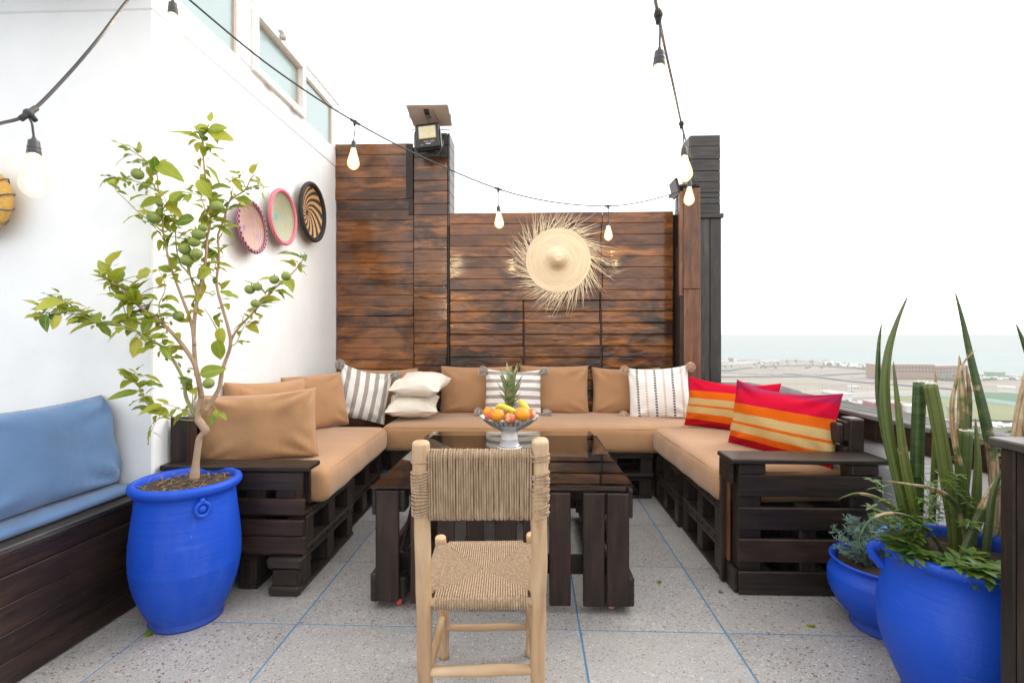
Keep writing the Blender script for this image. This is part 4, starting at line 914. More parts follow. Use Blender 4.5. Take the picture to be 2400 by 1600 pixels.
# ---- footed bowl and fruit
BP = onZ(1198, 1052, TZ + 0.008); BP.y += 0.05; bz = TZ + 0.008
def ceramic():
    g = G('painted_ceramic', 0.18); tc = g.n('ShaderNodeTexCoord'); sp = g.n('ShaderNodeSeparateXYZ', {0: tc.outputs['Object']}); z = sp.outputs[2]
    an = g.math('ARCTAN2', sp.outputs[1], sp.outputs[0]); c = (0.88, 0.86, 0.81)
    def band(z0, z1): return g.math('MULTIPLY', g.math('GREATER_THAN', z, z0), g.math('LESS_THAN', z, z1))
    blue = (0.03, 0.04, 0.22); dk = (0.03, 0.035, 0.05)
    c = g.mix(band(0.001, 0.006), c, (0.8, 0.78, 0.74))
    for a_, b_ in ((0.010, 0.0135), (0.040, 0.0435), (0.047, 0.049)): c = g.mix(band(a_, b_), c, blue)
    zig = g.math('ABSOLUTE', g.math('SUBTRACT', g.math('FRACT', g.math('MULTIPLY', an, 13 / 6.2832)), 0.5)); zn = g.math('MULTIPLY', g.math('SUBTRACT', z, 0.017), 1 / 0.021)
    for off, sg in ((0.0, 1), (1.0, -1)):
        ln = g.math('LESS_THAN', g.math('ABSOLUTE', g.math('SUBTRACT', g.math('MULTIPLY', zig, 2.0), g.math('ADD', off, g.math('MULTIPLY', zn, sg)))), 0.13)
        c = g.mix(g.math('MULTIPLY', ln, band(0.017, 0.038)), c, blue)
    for a_, b_ in ((0.1415, 0.143), (0.160, 0.1615)): c = g.mix(band(a_, b_), c, dk)
    c = g.mix(g.math('MULTIPLY', band(0.143, 0.160), 0.25), c, (0.50, 0.58, 0.50))
    u = g.math('FRACT', g.math('MULTIPLY', an, 34 / 6.2832)); w_ = g.math('MULTIPLY', g.math('SUBTRACT', z, 0.143), 1 / 0.017)
    tri = g.math('LESS_THAN', g.math('ABSOLUTE', g.math('SUBTRACT', u, 0.5)), g.math('MULTIPLY', g.math('ABSOLUTE', g.math('SUBTRACT', w_, 0.5)), 0.5))
    c = g.mix(g.math('MULTIPLY', tri, band(0.143, 0.160)), c, dk)
    c = g.mix(band(0.1785, 0.2), c, (0.12, 0.10, 0.16)); g.set(Base_Color=c, Coat_Weight=0.5, Coat_Roughness=0.08); g.bump(g.noise(g.obj(), 60, 2), 0.06, 0.002); return g.m
sc_ = lambda a, z: (1 + 0.035 * math.cos(16 * a) * max(0, (z - 0.15) / 0.03)) if z > 0.15 else 1
mb = MB(); mb.lathe([(0.001, 0.0), (0.066, 0.0), (0.069, 0.004), (0.066, 0.009), (0.058, 0.013), (0.052, 0.022), (0.048, 0.038), (0.046, 0.052), (0.044, 0.075), (0.046, 0.09), (0.058, 0.102), (0.082, 0.113), (0.108, 0.128), (0.128, 0.143), (0.146, 0.16), (0.158, 0.172), (0.166, 0.179), (0.164, 0.181), (0.150, 0.170), (0.128, 0.150), (0.10, 0.134), (0.05, 0.12), (0.001, 0.118)], 96, wob=sc_)
V2 = [(x_, y_, z_ + (0.004 * math.cos(16 * math.atan2(y_, x_)) if z_ > 0.165 else 0)) for x_, y_, z_ in mb.V]; mb.V = V2
bowl = mb.build('fruit_bowl', ceramic(), loc=(BP.x - 0.012, BP.y, bz)); bowl.scale = (1.1, 1.1, 1.06); tag(bowl, 'white footed ceramic bowl with blue trim and scalloped rim on the glass table', 'bowl')
DB = BP.y
def fpos(zx, zy, dd=0.0): return at(1080 + zx / 7.13, 860 + zy / 7.13, 2.98 + dd)
M['orange'] = solid('orange_peel', (0.80, 0.30, 0.012), 0.35, bump=0.25, bscale=260, var=0.12)
g = G('apple_skin', 0.3); a_ = g.noise(g.obj((1, 1, 0.3), 5), 30, 3); g.set(Base_Color=g.ramp(a_, [(0.35, (0.55, 0.06, 0.03)), (0.5, (0.66, 0.17, 0.07)), (0.62, (0.72, 0.50, 0.18))])); M['apple'] = g.m
g = G('banana_skin', 0.45); a_ = g.noise(g.obj((1, 1, 1), 5), 22, 4); g.set(Base_Color=g.ramp(a_, [(0.25, (0.34, 0.42, 0.05)), (0.45, (0.62, 0.56, 0.06)), (0.7, (0.74, 0.60, 0.09))])); M['banana'] = g.m
def fruit(name, label, zx, zy, rz, mat, dd, sq=(1, 1, 0.95), cat='fruit'):
    p = fpos(zx, zy, dd); r_ = rz / 7.13 * (2.98 + dd) / 1190; mb = MB(); n_, m_ = 28, 18; V = []
    for j in range(m_ + 1):
        th = math.pi * j / m_; rr = r_ * (1 - (0.16 * math.exp(-(th / 0.35) ** 2) + 0.10 * math.exp(-((math.pi - th) / 0.3) ** 2)) * (1 if name != 'orange' else 0.15))
        for k in range(n_): a = 2 * math.pi * k / n_; V.append((rr * math.sin(th) * math.cos(a) * sq[0], rr * math.sin(th) * math.sin(a) * sq[1], rr * math.cos(th) * sq[2]))
    mb.add(V, [[j * n_ + k, (j + 1) * n_ + k, (j + 1) * n_ + (k + 1) % n_, j * n_ + (k + 1) % n_] for j in range(m_) for k in range(n_)])
    o = mb.build(name, mat, loc=p, rot=(rnd.uniform(-.4, .4), rnd.uniform(-.3, .3), rnd.uniform(0, 6))); tag(o, label, cat)
    mb = MB(); mb.tube([(0, 0, r_ * 0.80), (0.001, 0, r_ * 0.92), (0.002, 0.001, r_ * (1.12 if name == 'apple' else 0.97))], 0.0013 if name == 'apple' else 0.0025, 5); st_ = mb.build('stem', M['bark']); st_.parent = o
    return o
fruit('orange', 'orange at the far left of the fruit bowl', 462, 760, 96, M['orange'], 0.03)
fruit('orange', 'yellow-orange orange at the front left of the fruit bowl', 610, 808, 118, M['orange'], -0.07)
fruit('orange', 'large orange at the front right of the fruit bowl', 1030, 790, 128, M['orange'], -0.06)
fruit('peach', 'pink peach half hidden between the two left oranges', 480, 835, 78, M['apple'], -0.02)
fruit('apple', 'red and yellow apple at the front centre of the bowl', 822, 858, 100, M['apple'], -0.10)
fruit('apple', 'pale red apple at the right rim of the bowl', 1170, 785, 88, M['apple'], -0.01)
fruit('apple', 'apple buried in the middle of the bowl under the bananas', 780, 800, 95, M['apple'], 0.03)
def banana(label, pts, r_, dd):
    P = smooth_path([fpos(a, b, dd + c) for a, b, c in pts], 6); n_ = len(P); mb = MB()
    mb.tube(P, [r_ * (0.28 + 0.72 * min(1, (i / (n_ - 1)) * 4, (1 - i / (n_ - 1)) * 4.5) ** 0.8) for i in range(n_)], 10, grooves=5, gd=0.03); tag(mb.build('banana', M['banana']), label, 'banana')
banana('yellow-green banana lying across the middle of the bowl', [(585, 690, 0), (650, 650, -0.01), (760, 680, -0.02), (860, 730, -0.02), (915, 765, -0.02)], 0.0175, -0.01)
banana('banana with its stalk up at the right of the pineapple crown', [(985, 540, 0.0), (1005, 590, 0), (1060, 640, -0.005), (1105, 720, -0.01), (1100, 800, 0)], 0.0185, 0.02)
# pineapple
pa = fpos(825, 690, 0.05); pine = thing('pineapple', 'pineapple whose spiky green crown rises out of the fruit bowl', 'pineapple', tuple(pa))
mb = MB(); mb.sphere((pa.x, pa.y, pa.z - 0.055), 0.045, 20, 14, sq=(1, 1, 1.25), nz=0.06); mb.build('body', solid('pineapple_skin', (0.35, 0.20, 0.05), 0.6, bump=1, bscale=90, var=0.5), pine)
g = G('pineapple_leaf', 0.5); a_ = g.noise(g.obj((1, 1, 1), 9), 30, 3); g.set(Base_Color=g.ramp(a_, [(0.3, (0.07, 0.14, 0.045)), (0.5, (0.19, 0.25, 0.10)), (0.68, (0.40, 0.36, 0.24))])); M['pleaf'] = g.m
def blade(mb, base, dirv, L, w, bend, fold=0.3, n_=7, side=None):
    dirv = dirv.normalized(); s_ = side or dirv.cross(Vector((0, 0, 1))); s_ = (s_ if s_.length > 1e-3 else Vector((1, 0, 0))).normalized(); nn = s_.cross(dirv).normalized(); V = []
    for i in range(n_ + 1):
        t_ = i / n_; c = base + dirv * L * t_ + bend * (t_ * t_) * L; wd = w * (1 - t_ ** 1.6) * (0.75 + 0.5 * math.sin(min(1, t_ * 2) * math.pi / 2)) * 0.5
        V += [c + s_ * wd + nn * wd * fold, c, c - s_ * wd + nn * wd * fold]
    mb.add(V, [[3 * i + k, 3 * i + k + 1, 3 * i + k + 4, 3 * i + k + 3] for i in range(n_) for k in (0, 1)])
for i in range(28):
    t_ = i / 27; el = R(4 + 78 * t_ ** 0.8); az = i * 2.4; d = Vector((math.cos(az) * math.cos(el), math.sin(az) * math.cos(el), math.sin(el))); mb = MB()
    L = 0.055 + 0.13 * t_ + rnd.uniform(-0.02, 0.02); blade(mb, pa + Vector((0, 0, -0.005 + 0.06 * t_)) + d * 0.006, d, L * (1.2 if t_ > 0.6 else 0.9), 0.034 + 0.012 * t_, Vector((0, 0, 0.25 * (1 - t_))) + d * 0.0 + Vector((math.cos(az), math.sin(az), 0)) * 0.15 * t_, 0.35)
    mb.build('leaf', M['pleaf'], pine)

# ================================================================== ROPE CHAIR
ch = thing('rope_chair', 'peeled-wood chair with seagrass rope seat and back in front of the table', 'chair', (-0.15, 1.7, 0))
RL = [at(997, 1600, 1.555), at(993, 1405, 1.53), at(986, 1041, 1.475)]; RRt = [at(1261, 1600, 1.565), at(1262, 1405, 1.535), at(1265, 1036, 1.475)]
def post(name, P, r0, r1, seed):
    P = smooth_path(P, 8); P = resample(P, 0.02); n_ = len(P); mb = MB(); rr = [r0 + (r1 - r0) * i / (n_ - 1) for i in range(n_)]
    Q = [p + Vector((noise.noise(Vector((seed, i * 0.12, 0))), noise.noise(Vector((seed, i * 0.12, 9))), 0)) * 0.004 for i, p in enumerate(P)]
    rr = [a * (1 + 0.05 * noise.noise(Vector((seed + 5, i * 0.2, 0)))) for i, a in enumerate(rr)]
    rr = rr + [rr[-1] * 0.97, rr[-1] * 0.86, rr[-1] * 0.62]; t_ = (Q[-1] - Q[-2]).normalized(); e = Q[-1]; Q = Q + [e + t_ * 0.004, e + t_ * 0.008, e + t_ * 0.009]
    mb.tube(Q, rr, 14); c = Q[len(Q) // 2]; mb.V = [Vector(v) - c for v in mb.V]
    # wood grain needs local X up the post: turn mesh
    m = Matrix.Rotation(R(90), 3, 'Y'); mb.V = [m.inverted() @ Vector(v) for v in mb.V]
    return mb.build(name, M['pale_wood'], ch, loc=c, rot=m)
def ext(P): d = (P[0] - P[1]).normalized(); k = P[0].z / -d.z; return [P[0] + d * k] + P
for P, s_ in ((RL, 1), (RRt, 7)): post('rear_post', ext(P), 0.0225, 0.0255, s_)
FLt, FLb = at(1032, 1266, 1.93), at(1041, 1533, 1.975); FRt, FRb = at(1246, 1262, 1.94), at(1243, 1530, 1.985)
FLb.z = 0; FRb.z = 0
SZ = 0.445
for a, b, s_ in ((FLb, FLt, 3), (FRb, FRt, 11)): post('front_leg', [a, (a + b) / 2 + Vector((0.003, 0, 0)), b + Vector((0, 0, 0.012))], 0.021, 0.0215, s_)
def rungs(name, a, b, r_, s_): 
    P = [a, a.lerp(b, 0.33), a.lerp(b, 0.66), b]; n_ = 12; Q = [a.lerp(b, i / n_) + Vector((0, 0, 0.004 * noise.noise(Vector((s_, i * 0.3, 0))))) for i in range(n_ + 1)]
    mb = MB(); mb.tube(Q, [r_ * (0.85 + 0.2 * math.sin(math.pi * i / n_)) for i in range(n_ + 1)], 12); c = (a + b) / 2; d = (b - a).normalized(); rt = d.to_track_quat('X', 'Z').to_matrix(); mb.V = [rt.inverted() @ (Vector(v) - c) for v in mb.V]
    return mb.build(name, M['pale_wood'], ch, loc=c, rot=rt)
def onpost(P, z):
    for a, b in zip(P, P[1:]):
        if a.z <= z <= b.z: return a.lerp(b, (z - a.z) / (b.z - a.z))
    return P[-1].copy()
EL, ER = ext(RL), ext(RRt); FL, FR = [FLb, FLt], [FRb, FRt]
rungs('rung', onpost(EL, 0.225), onpost(ER, 0.225), 0.016, 1); rungs('rung', onpost(FL, 0.12), onpost(FR, 0.12), 0.013, 2)
rungs('rung', onpost(EL, 0.17), onpost(FL, 0.17), 0.014, 3); rungs('rung', onpost(ER, 0.17), onpost(FR, 0.17), 0.014, 4)
rungs('seat_rail', onpost(EL, SZ), onpost(ER, SZ), 0.014, 5); rungs('seat_rail', onpost(FL, SZ), onpost(FR, SZ), 0.014, 6); rungs('seat_rail', onpost(EL, SZ), onpost(FL, SZ), 0.014, 7); rungs('seat_rail', onpost(ER, SZ), onpost(FR, SZ), 0.014, 8)
zt, zb = at(1100, 1068, 1.48).z, at(1100, 1207, 1.48).z
rungs('back_rail', onpost(EL, zt), onpost(ER, zt), 0.014, 9); rungs('back_rail', onpost(EL, zb), onpost(ER, zb), 0.014, 10)
# rope back: strands looped round the two rails
mb = MB(); tl, tr, bl, br2 = onpost(EL, zt), onpost(ER, zt), onpost(EL, zb), onpost(ER, zb); NS = 41
for i in range(NS):
    u = 0.075 + (0.925 - 0.075) * i / (NS - 1); j1, j2 = rnd.uniform(-0.004, 0.004), rnd.uniform(-0.004, 0.004)
    T = tl.lerp(tr, u + j1); B_ = bl.lerp(br2, u + j2); ax = (T - B_).normalized(); fr = Vector((0, -1, 0)); fr = (fr - ax * fr.dot(ax)).normalized(); ro = 0.0175 + rnd.uniform(0, 0.002)
    P = []
    for k in range(7): a = math.pi * k / 6; P.append(T + fr * ro * math.cos(a) + ax * ro * math.sin(a))
    for k in range(7): a = math.pi * k / 6; P.append(B_ - fr * ro * math.cos(a) - ax * ro * math.sin(a))
    P.append(P[0].copy()); mb.rope(P, 0.0033, 0.015, step=0.003)
o = mb.build('rope_back', M['rope'], ch); tag(o, kind='stuff')
# rope windings on the posts
def winding(P0, z0, z1, turns, name, tilt=0.0, r_=0.0036, rp=0.028):
    mb = MB(); P = []; N = turns * 14
    for i in range(N + 1):
        f = i / N; z = z0 + (z1 - z0) * f + tilt * math.sin(2 * math.pi * i / 14 + 0.8) * math.sin(3 * f * math.pi); c = onpost(P0, z); a = 2 * math.pi * i / 14; rr = rp + 0.0015 * noise.noise(Vector((i * 0.2, z0 * 9, 0))); P.append(c + Vector((math.cos(a) * rr, math.sin(a) * rr, 0)))
    mb.rope(P, r_, 0.016, step=0.003); o = mb.build(name, M['rope'], ch); return tag(o, kind='stuff')
zf = lambda y: at(990, y, 1.48).z
winding(EL, zf(1212), zf(1102), 15, 'rope_winding', 0.006); winding(EL, zf(1084), zf(1079), 1, 'rope_winding', 0.0, 0.0025)
winding(ER, zf(1216), zf(1186), 4, 'rope_winding', 0.008); winding(ER, zf(1182), zf(1148), 5, 'rope_winding', 0.008); winding(ER, zf(1143), zf(1106), 5, 'rope_winding', 0.009); winding(ER, zf(1084), zf(1062), 2, 'rope_winding', 0.0)
# rope seat: envelope weave
mb = MB(); cA, cB, cC, cD = onpost(EL, SZ), onpost(ER, SZ), onpost(FR, SZ), onpost(FL, SZ)    # rear left, rear right, front right, front left
def seatpt(u, v, h=0.0): p = cA.lerp(cB, u).lerp(cD.lerp(cC, u), v); return p + Vector((0, 0, h))
NQ = 37; top = 0.019
def sag_(u, v): return -0.012 * math.sin(math.pi * min(max(u, 0), 1)) * math.sin(math.pi * min(max(v, 0), 1))
for i in range(NQ):
    u = 0.09 + 0.82 * (i + 0.5) / NQ; m = min(u, 1 - u)
    for end in (0, 1):
        P = []; vv = m if end == 0 else 1 - m; e = 0 if end == 0 else 1; sgn = -1 if end == 0 else 1
        out = (cD - cA).normalized() * sgn
        for k in range(5): a = -math.pi / 2 + math.pi / 2 * k / 2 ; P.append(seatpt(u, e) + out * 0.0185 * math.cos(-math.pi / 2 + math.pi * k / 4) + Vector((0, 0, 0.0185 * math.sin(-math.pi / 2 + math.pi * k / 4))))
        for k in range(1, 7): f = k / 6; v_ = e + (vv - e) * f; P.append(seatpt(u, v_, 0.0185 + sag_(u, v_)))
        mb.rope(P, 0.0035, 0.015, step=0.0034)
for i in range(NQ):
    v = 0.06 + 0.88 * (i + 0.5) / NQ; m = min(v, 1 - v)
    for end in (0, 1):
        P = []; uu = m if end == 0 else 1 - m; e = 0 if end == 0 else 1; sgn = -1 if end == 0 else 1; out = (cB - cA).normalized() * sgn
        for k in range(5): P.append(seatpt(e, v) + out * 0.0185 * math.cos(-math.pi / 2 + math.pi * k / 4) + Vector((0, 0, 0.0185 * math.sin(-math.pi / 2 + math.pi * k / 4))))
        for k in range(1, 7): f = k / 6; u_ = e + (uu - e) * f; P.append(seatpt(u_, v, 0.0185 + sag_(u_, v)))
        mb.rope(P, 0.0035, 0.015, step=0.0034)
o = mb.build('rope_seat', M['rope'], ch); tag(o, kind='stuff')
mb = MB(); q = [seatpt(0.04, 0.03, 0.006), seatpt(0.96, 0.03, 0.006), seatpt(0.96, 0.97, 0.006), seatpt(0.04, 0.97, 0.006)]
q2_ = [p - Vector((0, 0, 0.012)) for p in q]; mb.add(q + q2_, [[0, 1, 2, 3], [7, 6, 5, 4], [0, 4, 5, 1], [1, 5, 6, 2], [2, 6, 7, 3], [3, 7, 4, 0]]); mb.build('seat_shade_filling', solid('rope_shadow', (0.10, 0.065, 0.04), 0.9), ch, smooth=False)  # dark slab under the strands; the shade in their gaps is its colour

# ================================================================== HAT
HC = onY(1308, 610, YB - 0.035)
def straw(name, dirn):
    g = G(name, 0.7); tc = g.n('ShaderNodeTexCoord'); sp = g.n('ShaderNodeSeparateXYZ', {0: tc.outputs['Object']}); r_ = g.math('SQRT', g.math('ADD', g.math('POWER', sp.outputs[0], 2.0), g.math('POWER', sp.outputs[1], 2.0)))
    an = g.math('ARCTAN2', sp.outputs[1], sp.outputs[0]); cv = g.n('ShaderNodeCombineXYZ', {0: g.math('MULTIPLY', r_, 110.0), 1: g.math('MULTIPLY', an, 0.8)}); a_ = g.noise(cv, 1.0, 4, 0.65)
    cv2 = g.n('ShaderNodeCombineXYZ', {0: g.math('MULTIPLY', r_, 260.0), 1: g.math('MULTIPLY', an, 60.0)}); b_ = g.noise(cv2, 1.0, 2)
    c = g.ramp(a_, [(0.3, (0.62, 0.45, 0.28)), (0.5, (0.80, 0.65, 0.46)), (0.7, (0.86, 0.75, 0.59))]); c = g.mix(g.math('MULTIPLY', g.ramp(b_, [(0.3, (1, 1, 1)), (0.5, (0, 0, 0))]), 0.4), c, (0.45, 0.30, 0.17))
    g.set(Base_Color=c); g.bump(g.math('ADD', g.math('MULTIPLY', a_, 0.7), b_), 0.6, 0.004); return g.m
M['straw'] = straw('palm_straw', 0)
hat = thing('straw_hat', 'wide straw hat with a swirling palm fringe hung on the plank wall', 'hat', tuple(HC))
mb = MB(); prof = []
for i in range(46):
    r_ = 0.292 * (1 - i / 45); 
    z = 0.012 * (r_ / 0.29) + (0.125 / (1 + math.exp((r_ - 0.066) / 0.013))) + 0.030 * max(0, 1 - r_ / 0.25) - 0.01 * max(0, 1 - r_ / 0.02)
    prof.append((max(r_, 0.0005), z + 0.0016 * (i % 2)))
mb.lathe(prof, 72); prof2 = [(r_, z - 0.006) for r_, z in prof]; mb.lathe(prof2, 72)
tilt = Matrix.Rotation(R(90), 3, 'X') @ Matrix.Rotation(R(-2), 3, 'Y')
mb.build('brim', M['straw'], hat, loc=(HC.x, HC.y, HC.z), rot=tilt)
mb = MB(); q = random.Random(11)
for i in range(280):
    a = 2 * math.pi * i / 280 + q.uniform(-0.02, 0.02); sw = R(q.gauss(-40, 12)); 
    if 0.35 * math.pi < a < 1.15 * math.pi and q.random() < 0.25: sw += R(q.uniform(-40, 60))
    base = Vector((math.cos(a), math.sin(a), 0)) * 0.283; d = Vector((math.cos(a + sw), math.sin(a + sw), q.uniform(-0.03, 0.12))); L = q.uniform(0.10, 0.25) * (1.0 if q.random() < 0.8 else 1.3)
    blade(mb, base + Vector((0, 0, 0.012)), d, L, q.uniform(0.003, 0.0065), Vector((math.cos(a - 1.9), math.sin(a - 1.9), 0.0)) * q.uniform(-0.05, 0.22), 0.4, 5, side=Vector((-math.sin(a + sw), math.cos(a + sw), 0)))
o = mb.build('fringe', M['straw'], hat, loc=(HC.x, HC.y, HC.z), rot=tilt); tag(o, kind='stuff')

# ================================================================== WALL BASKETS
CR = {'lilac': 0.165 * .93, 'mintgreen': 0.192 * .93, 'swirl': 0.232 * .93}
def basketmat(kind):
    g = G('basket_' + kind, 0.75); tc = g.n('ShaderNodeTexCoord'); sp = g.n('ShaderNodeSeparateXYZ', {0: tc.outputs['Object']}); r_ = g.math('SQRT', g.math('ADD', g.math('POWER', sp.outputs[0], 2.0), g.math('POWER', sp.outputs[1], 2.0)))
    an = g.math('ARCTAN2', sp.outputs[1], sp.outputs[0]); st = g.math('FRACT', g.math('MULTIPLY', an, 60 / 6.2832)); stm = g.math('GREATER_THAN', st, 0.5)
    v = tc.outputs['Object']; nz_ = g.noise(v, 9, 3); nz2_ = g.noise(g.n('ShaderNodeCombineXYZ', {0: g.math('MULTIPLY', r_, 80.0), 1: g.math('MULTIPLY', an, 1.3)}), 1.0, 3)
    if kind == 'swirl':
        rn = g.math('DIVIDE', r_, 0.21); tw = g.math('ADD', an, g.math('MULTIPLY', g.math('POWER', rn, 0.8), 2.0)); tw = g.math('ADD', tw, g.math('MULTIPLY', stm, 0.06))
        s_ = g.math('FRACT', g.math('MULTIPLY', tw, 12 / 6.2832)); f = g.math('MULTIPLY', g.math('LESS_THAN', s_, 0.5), g.math('MULTIPLY', g.math('GREATER_THAN', r_, 0.022), g.math('LESS_THAN', r_, 0.198)))
        c = g.mix(f, (0.016, 0.014, 0.014), (0.70, 0.40, 0.17))
    elif kind == 'lilac':
        c = g.ramp(nz2_, [(0.3, (0.50, 0.29, 0.19)), (0.5, (0.56, 0.38, 0.32)), (0.7, (0.40, 0.25, 0.40))]); c = g.mix(g.math('LESS_THAN', r_, 0.016), c, (0.30, 0.22, 0.55)); c = g.mix(g.math('MULTIPLY', stm, 0.22), c, (0.66, 0.50, 0.46))
    else:
        c = g.ramp(nz2_, [(0.3, (0.50, 0.44, 0.24)), (0.5, (0.34, 0.45, 0.34)), (0.7, (0.54, 0.34, 0.22))]); c = g.mix(g.ramp(r_, [(0.01, (1, 1, 1)), (0.045, (0, 0, 0))]), c, (0.06, 0.48, 0.44)); c = g.mix(g.math('MULTIPLY', stm, 0.25), c, (0.66, 0.60, 0.46))
    cg = g.math('ABSOLUTE', g.math('SINE', g.math('MULTIPLY', r_, 13 * math.pi / CR[kind]))); c = g.mix(g.math('MULTIPLY', g.math('LESS_THAN', cg, 0.32), 0.45), c, (0.22, 0.13, 0.09))
    g.set(Base_Color=c); g.bump(st, 0.4, 0.002); return g.m
def rimmat(name, a, b, k=40):
    g = G(name, 0.7); tc = g.n('ShaderNodeTexCoord'); sp = g.n('ShaderNodeSeparateXYZ', {0: tc.outputs['Object']}); an = g.math('ARCTAN2', sp.outputs[1], sp.outputs[0])
    z = g.math('MULTIPLY', sp.outputs[2], 90.0); f1 = g.math('FRACT', g.math('ADD', g.math('MULTIPLY', an, k / 6.2832), z)); f2 = g.math('FRACT', g.math('SUBTRACT', g.math('MULTIPLY', an, k / 6.2832), z))
    f = g.math('MAXIMUM', g.math('LESS_THAN', f1, 0.22), g.math('LESS_THAN', f2, 0.22)); g.set(Base_Color=g.mix(f, a, b)); g.bump(f, 0.5, 0.002); return g.m
def basket(label, px, py, rad, kind, rm, depth=0.055, tilt=(0, 0)):
    c = onX(px, py, LX + 0.03); t = thing('wall_basket', label, 'basket', (LX, c.y, c.z)); mb = MB(); prof = []; nc = 13
    for i in range(nc * 6 + 1):
        f = i / (nc * 6); r_ = rad * 0.93 * f; prof.append((max(r_, 0.0006), depth * (f ** 2.4) + 0.0028 * abs(math.sin(math.pi * nc * f)) ** 0.7))
    mb.lathe(prof, 64); mb.lathe([(r_, z - 0.008) for r_, z in prof], 64)
    rot = Matrix.Rotation(R(90) + R(tilt[0]), 3, 'Y') @ Matrix.Rotation(R(tilt[1]), 3, 'X')
    mb.build('coils', basketmat(kind), t, loc=(LX + 0.012, c.y, c.z), rot=rot)
    mb = MB(); N = 72; P = [(rad * 0.955 * math.cos(2 * math.pi * i / N), rad * 0.955 * math.sin(2 * math.pi * i / N), depth + 0.002) for i in range(N + 1)]
    V = []; mb.tube(P, rad * 0.075, 9, cap=False); mb.build('rim', rm, t, loc=(LX + 0.012, c.y, c.z), rot=rot)
basket('round basket with dark plum zigzag rim, nearest the tree', 577, 533, 0.165, 'lilac', rimmat('plum_rim', (0.06, 0.006, 0.02), (0.62, 0.28, 0.36), 30), tilt=(-4, 0))
basket('round green-centred basket with pink rim, middle of the wall', 651, 509, 0.192, 'mintgreen', rimmat('pink_rim', (0.58, 0.022, 0.10), (0.75, 0.42, 0.44), 44))
basket('round black and straw swirl basket nearest the plank wall', 724, 498, 0.232, 'swirl', solid('black_rim', (0.016, 0.014, 0.014), 0.7), depth=0.05)
c = onY(-44, 470, CY - 0.06); t = thing('wall_basket', 'golden straw bundle basket cut off by the left edge of the photo', 'basket', (c.x, CY, c.z)); mb = MB()
mb.lathe([(0.001, 0.0), (0.06, 0.0), (0.12, 0.02), (0.155, 0.05), (0.165, 0.075), (0.155, 0.095), (0.13, 0.10), (0.001, 0.09)], 40); rt = Matrix.Rotation(R(90), 3, 'X')
mb.build('straw_body', solid('golden_straw', (0.62, 0.36, 0.08), 0.7, bump=0.8, bscale=60, var=0.35), t, loc=(c.x, CY - 0.005, c.z), rot=rt); mb = MB()
for k in range(14):
    a = 2 * math.pi * k / 14; P = [(math.cos(a + d_) * r_, math.sin(a + d_) * r_, z_) for r_, z_, d_ in ((0.10, 0.102, 0), (0.15, 0.104, 0.08), (0.168, 0.085, 0.12), (0.170, 0.06, 0.16), (0.14, 0.03, 0.2))]; mb.tube(P, 0.0035, 5)
o = mb.build('binding', solid('grey_cord', (0.16, 0.13, 0.14), 0.8), t, loc=(c.x, CY - 0.005, c.z), rot=rt); tag(o, kind='stuff')

# ================================================================== SOLAR FLOODLIGHT
PF = YB - 0.02
fl = thing('solar_floodlight', 'black solar floodlight with tilted panel on top of the plank pillar', 'floodlight', (onY(1003, 320, PF).x, PF, 3.0))
D0 = 4.5; c = at(1003, 320, D0); mb = MB(); mb.box((0, 0.02, 0), (0.225, 0.055, 0.25), bev=0.02)
mb.box((0, -0.012, 0), (0.205, 0.02, 0.23), bev=0.008)
for s_ in (-1, 1): mb.tube([(s_ * 0.112, 0.0, 0.06), (s_ * 0.112, 0.0, -0.11)], 0.007, 6)
frt = Matrix.Rotation(R(-6), 3, 'Y') @ Matrix.Rotation(R(-10), 3, 'X')
M['gloss_black'] = solid('gloss_black_casing', (0.012, 0.012, 0.012), 0.22)
bd = mb.build('casing', M['gloss_black'], fl, smooth=False, loc=c, rot=frt)
def sub(mb, name, mat, p=bd, smooth=False): o = mb.build(name, mat, None, smooth); o.parent = p; return o
mb = MB(); mb.box((0, -0.025, 0.025), (0.155, 0.006, 0.125), bev=0.003); sub(mb, 'bezel', solid('gold_line', (0.40, 0.28, 0.10), 0.3, 0.6))
mb = MB(); mb.box((0, -0.0285, 0.025), (0.142, 0.004, 0.112), bev=0.002); sub(mb, 'lens', solid('lens_grey', (0.62, 0.60, 0.50), 0.2))
mb = MB()
for i in range(3):
    for j in range(3): mb.box((-0.03 + i * 0.034 + 0.004, -0.031, 0.052 - j * 0.028), (0.026, 0.002, 0.022), bev=0.0005)
sub(mb, 'led_tile', solid('led_yellow', (0.72, 0.58, 0.26), 0.3)); tag(bd.children[-1], kind='stuff')
def text(s_, size, loc, mat, parent, rot=(R(90), 0, 0), name='lettering'):
    cu = bpy.data.curves.new(name, 'FONT'); cu.body = s_; cu.size = size; cu.align_x = 'CENTER'; cu.align_y = 'CENTER'; cu.extrude = 0.0004
    to = bpy.data.objects.new('t', cu); C.objects.link(to); dg = bpy.context.evaluated_depsgraph_get(); me = bpy.data.meshes.new_from_object(to.evaluated_get(dg)); bpy.data.objects.remove(to)
    me.materials.clear(); me.materials.append(mat); o = bpy.data.objects.new(name, me); C.objects.link(o); o.location = loc; o.rotation_euler = rot; o.parent = parent; return o
gem = bpy.data.materials.new('blue_led'); gem.use_nodes = True; gb = gem.node_tree.nodes['Principled BSDF']; gb.inputs['Base Color'].default_value = (0.3, 0.4, 1, 1); gb.inputs['Emission Color'].default_value = (0.45, 0.5, 1, 1); gb.inputs['Emission Strength'].default_value = 2.0
text('Solar Light', 0.022, (0.012, -0.0235, -0.060), solid('gold_print', (0.65, 0.38, 0.12), 0.4), bd)
mb = MB()
for i in range(5): mb.box((-0.016 + i * 0.009, -0.0235, -0.082), (0.005, 0.002, 0.005), bev=0.0005)
sub(mb, 'indicator', gem); tag(bd.children[-1], kind='stuff')
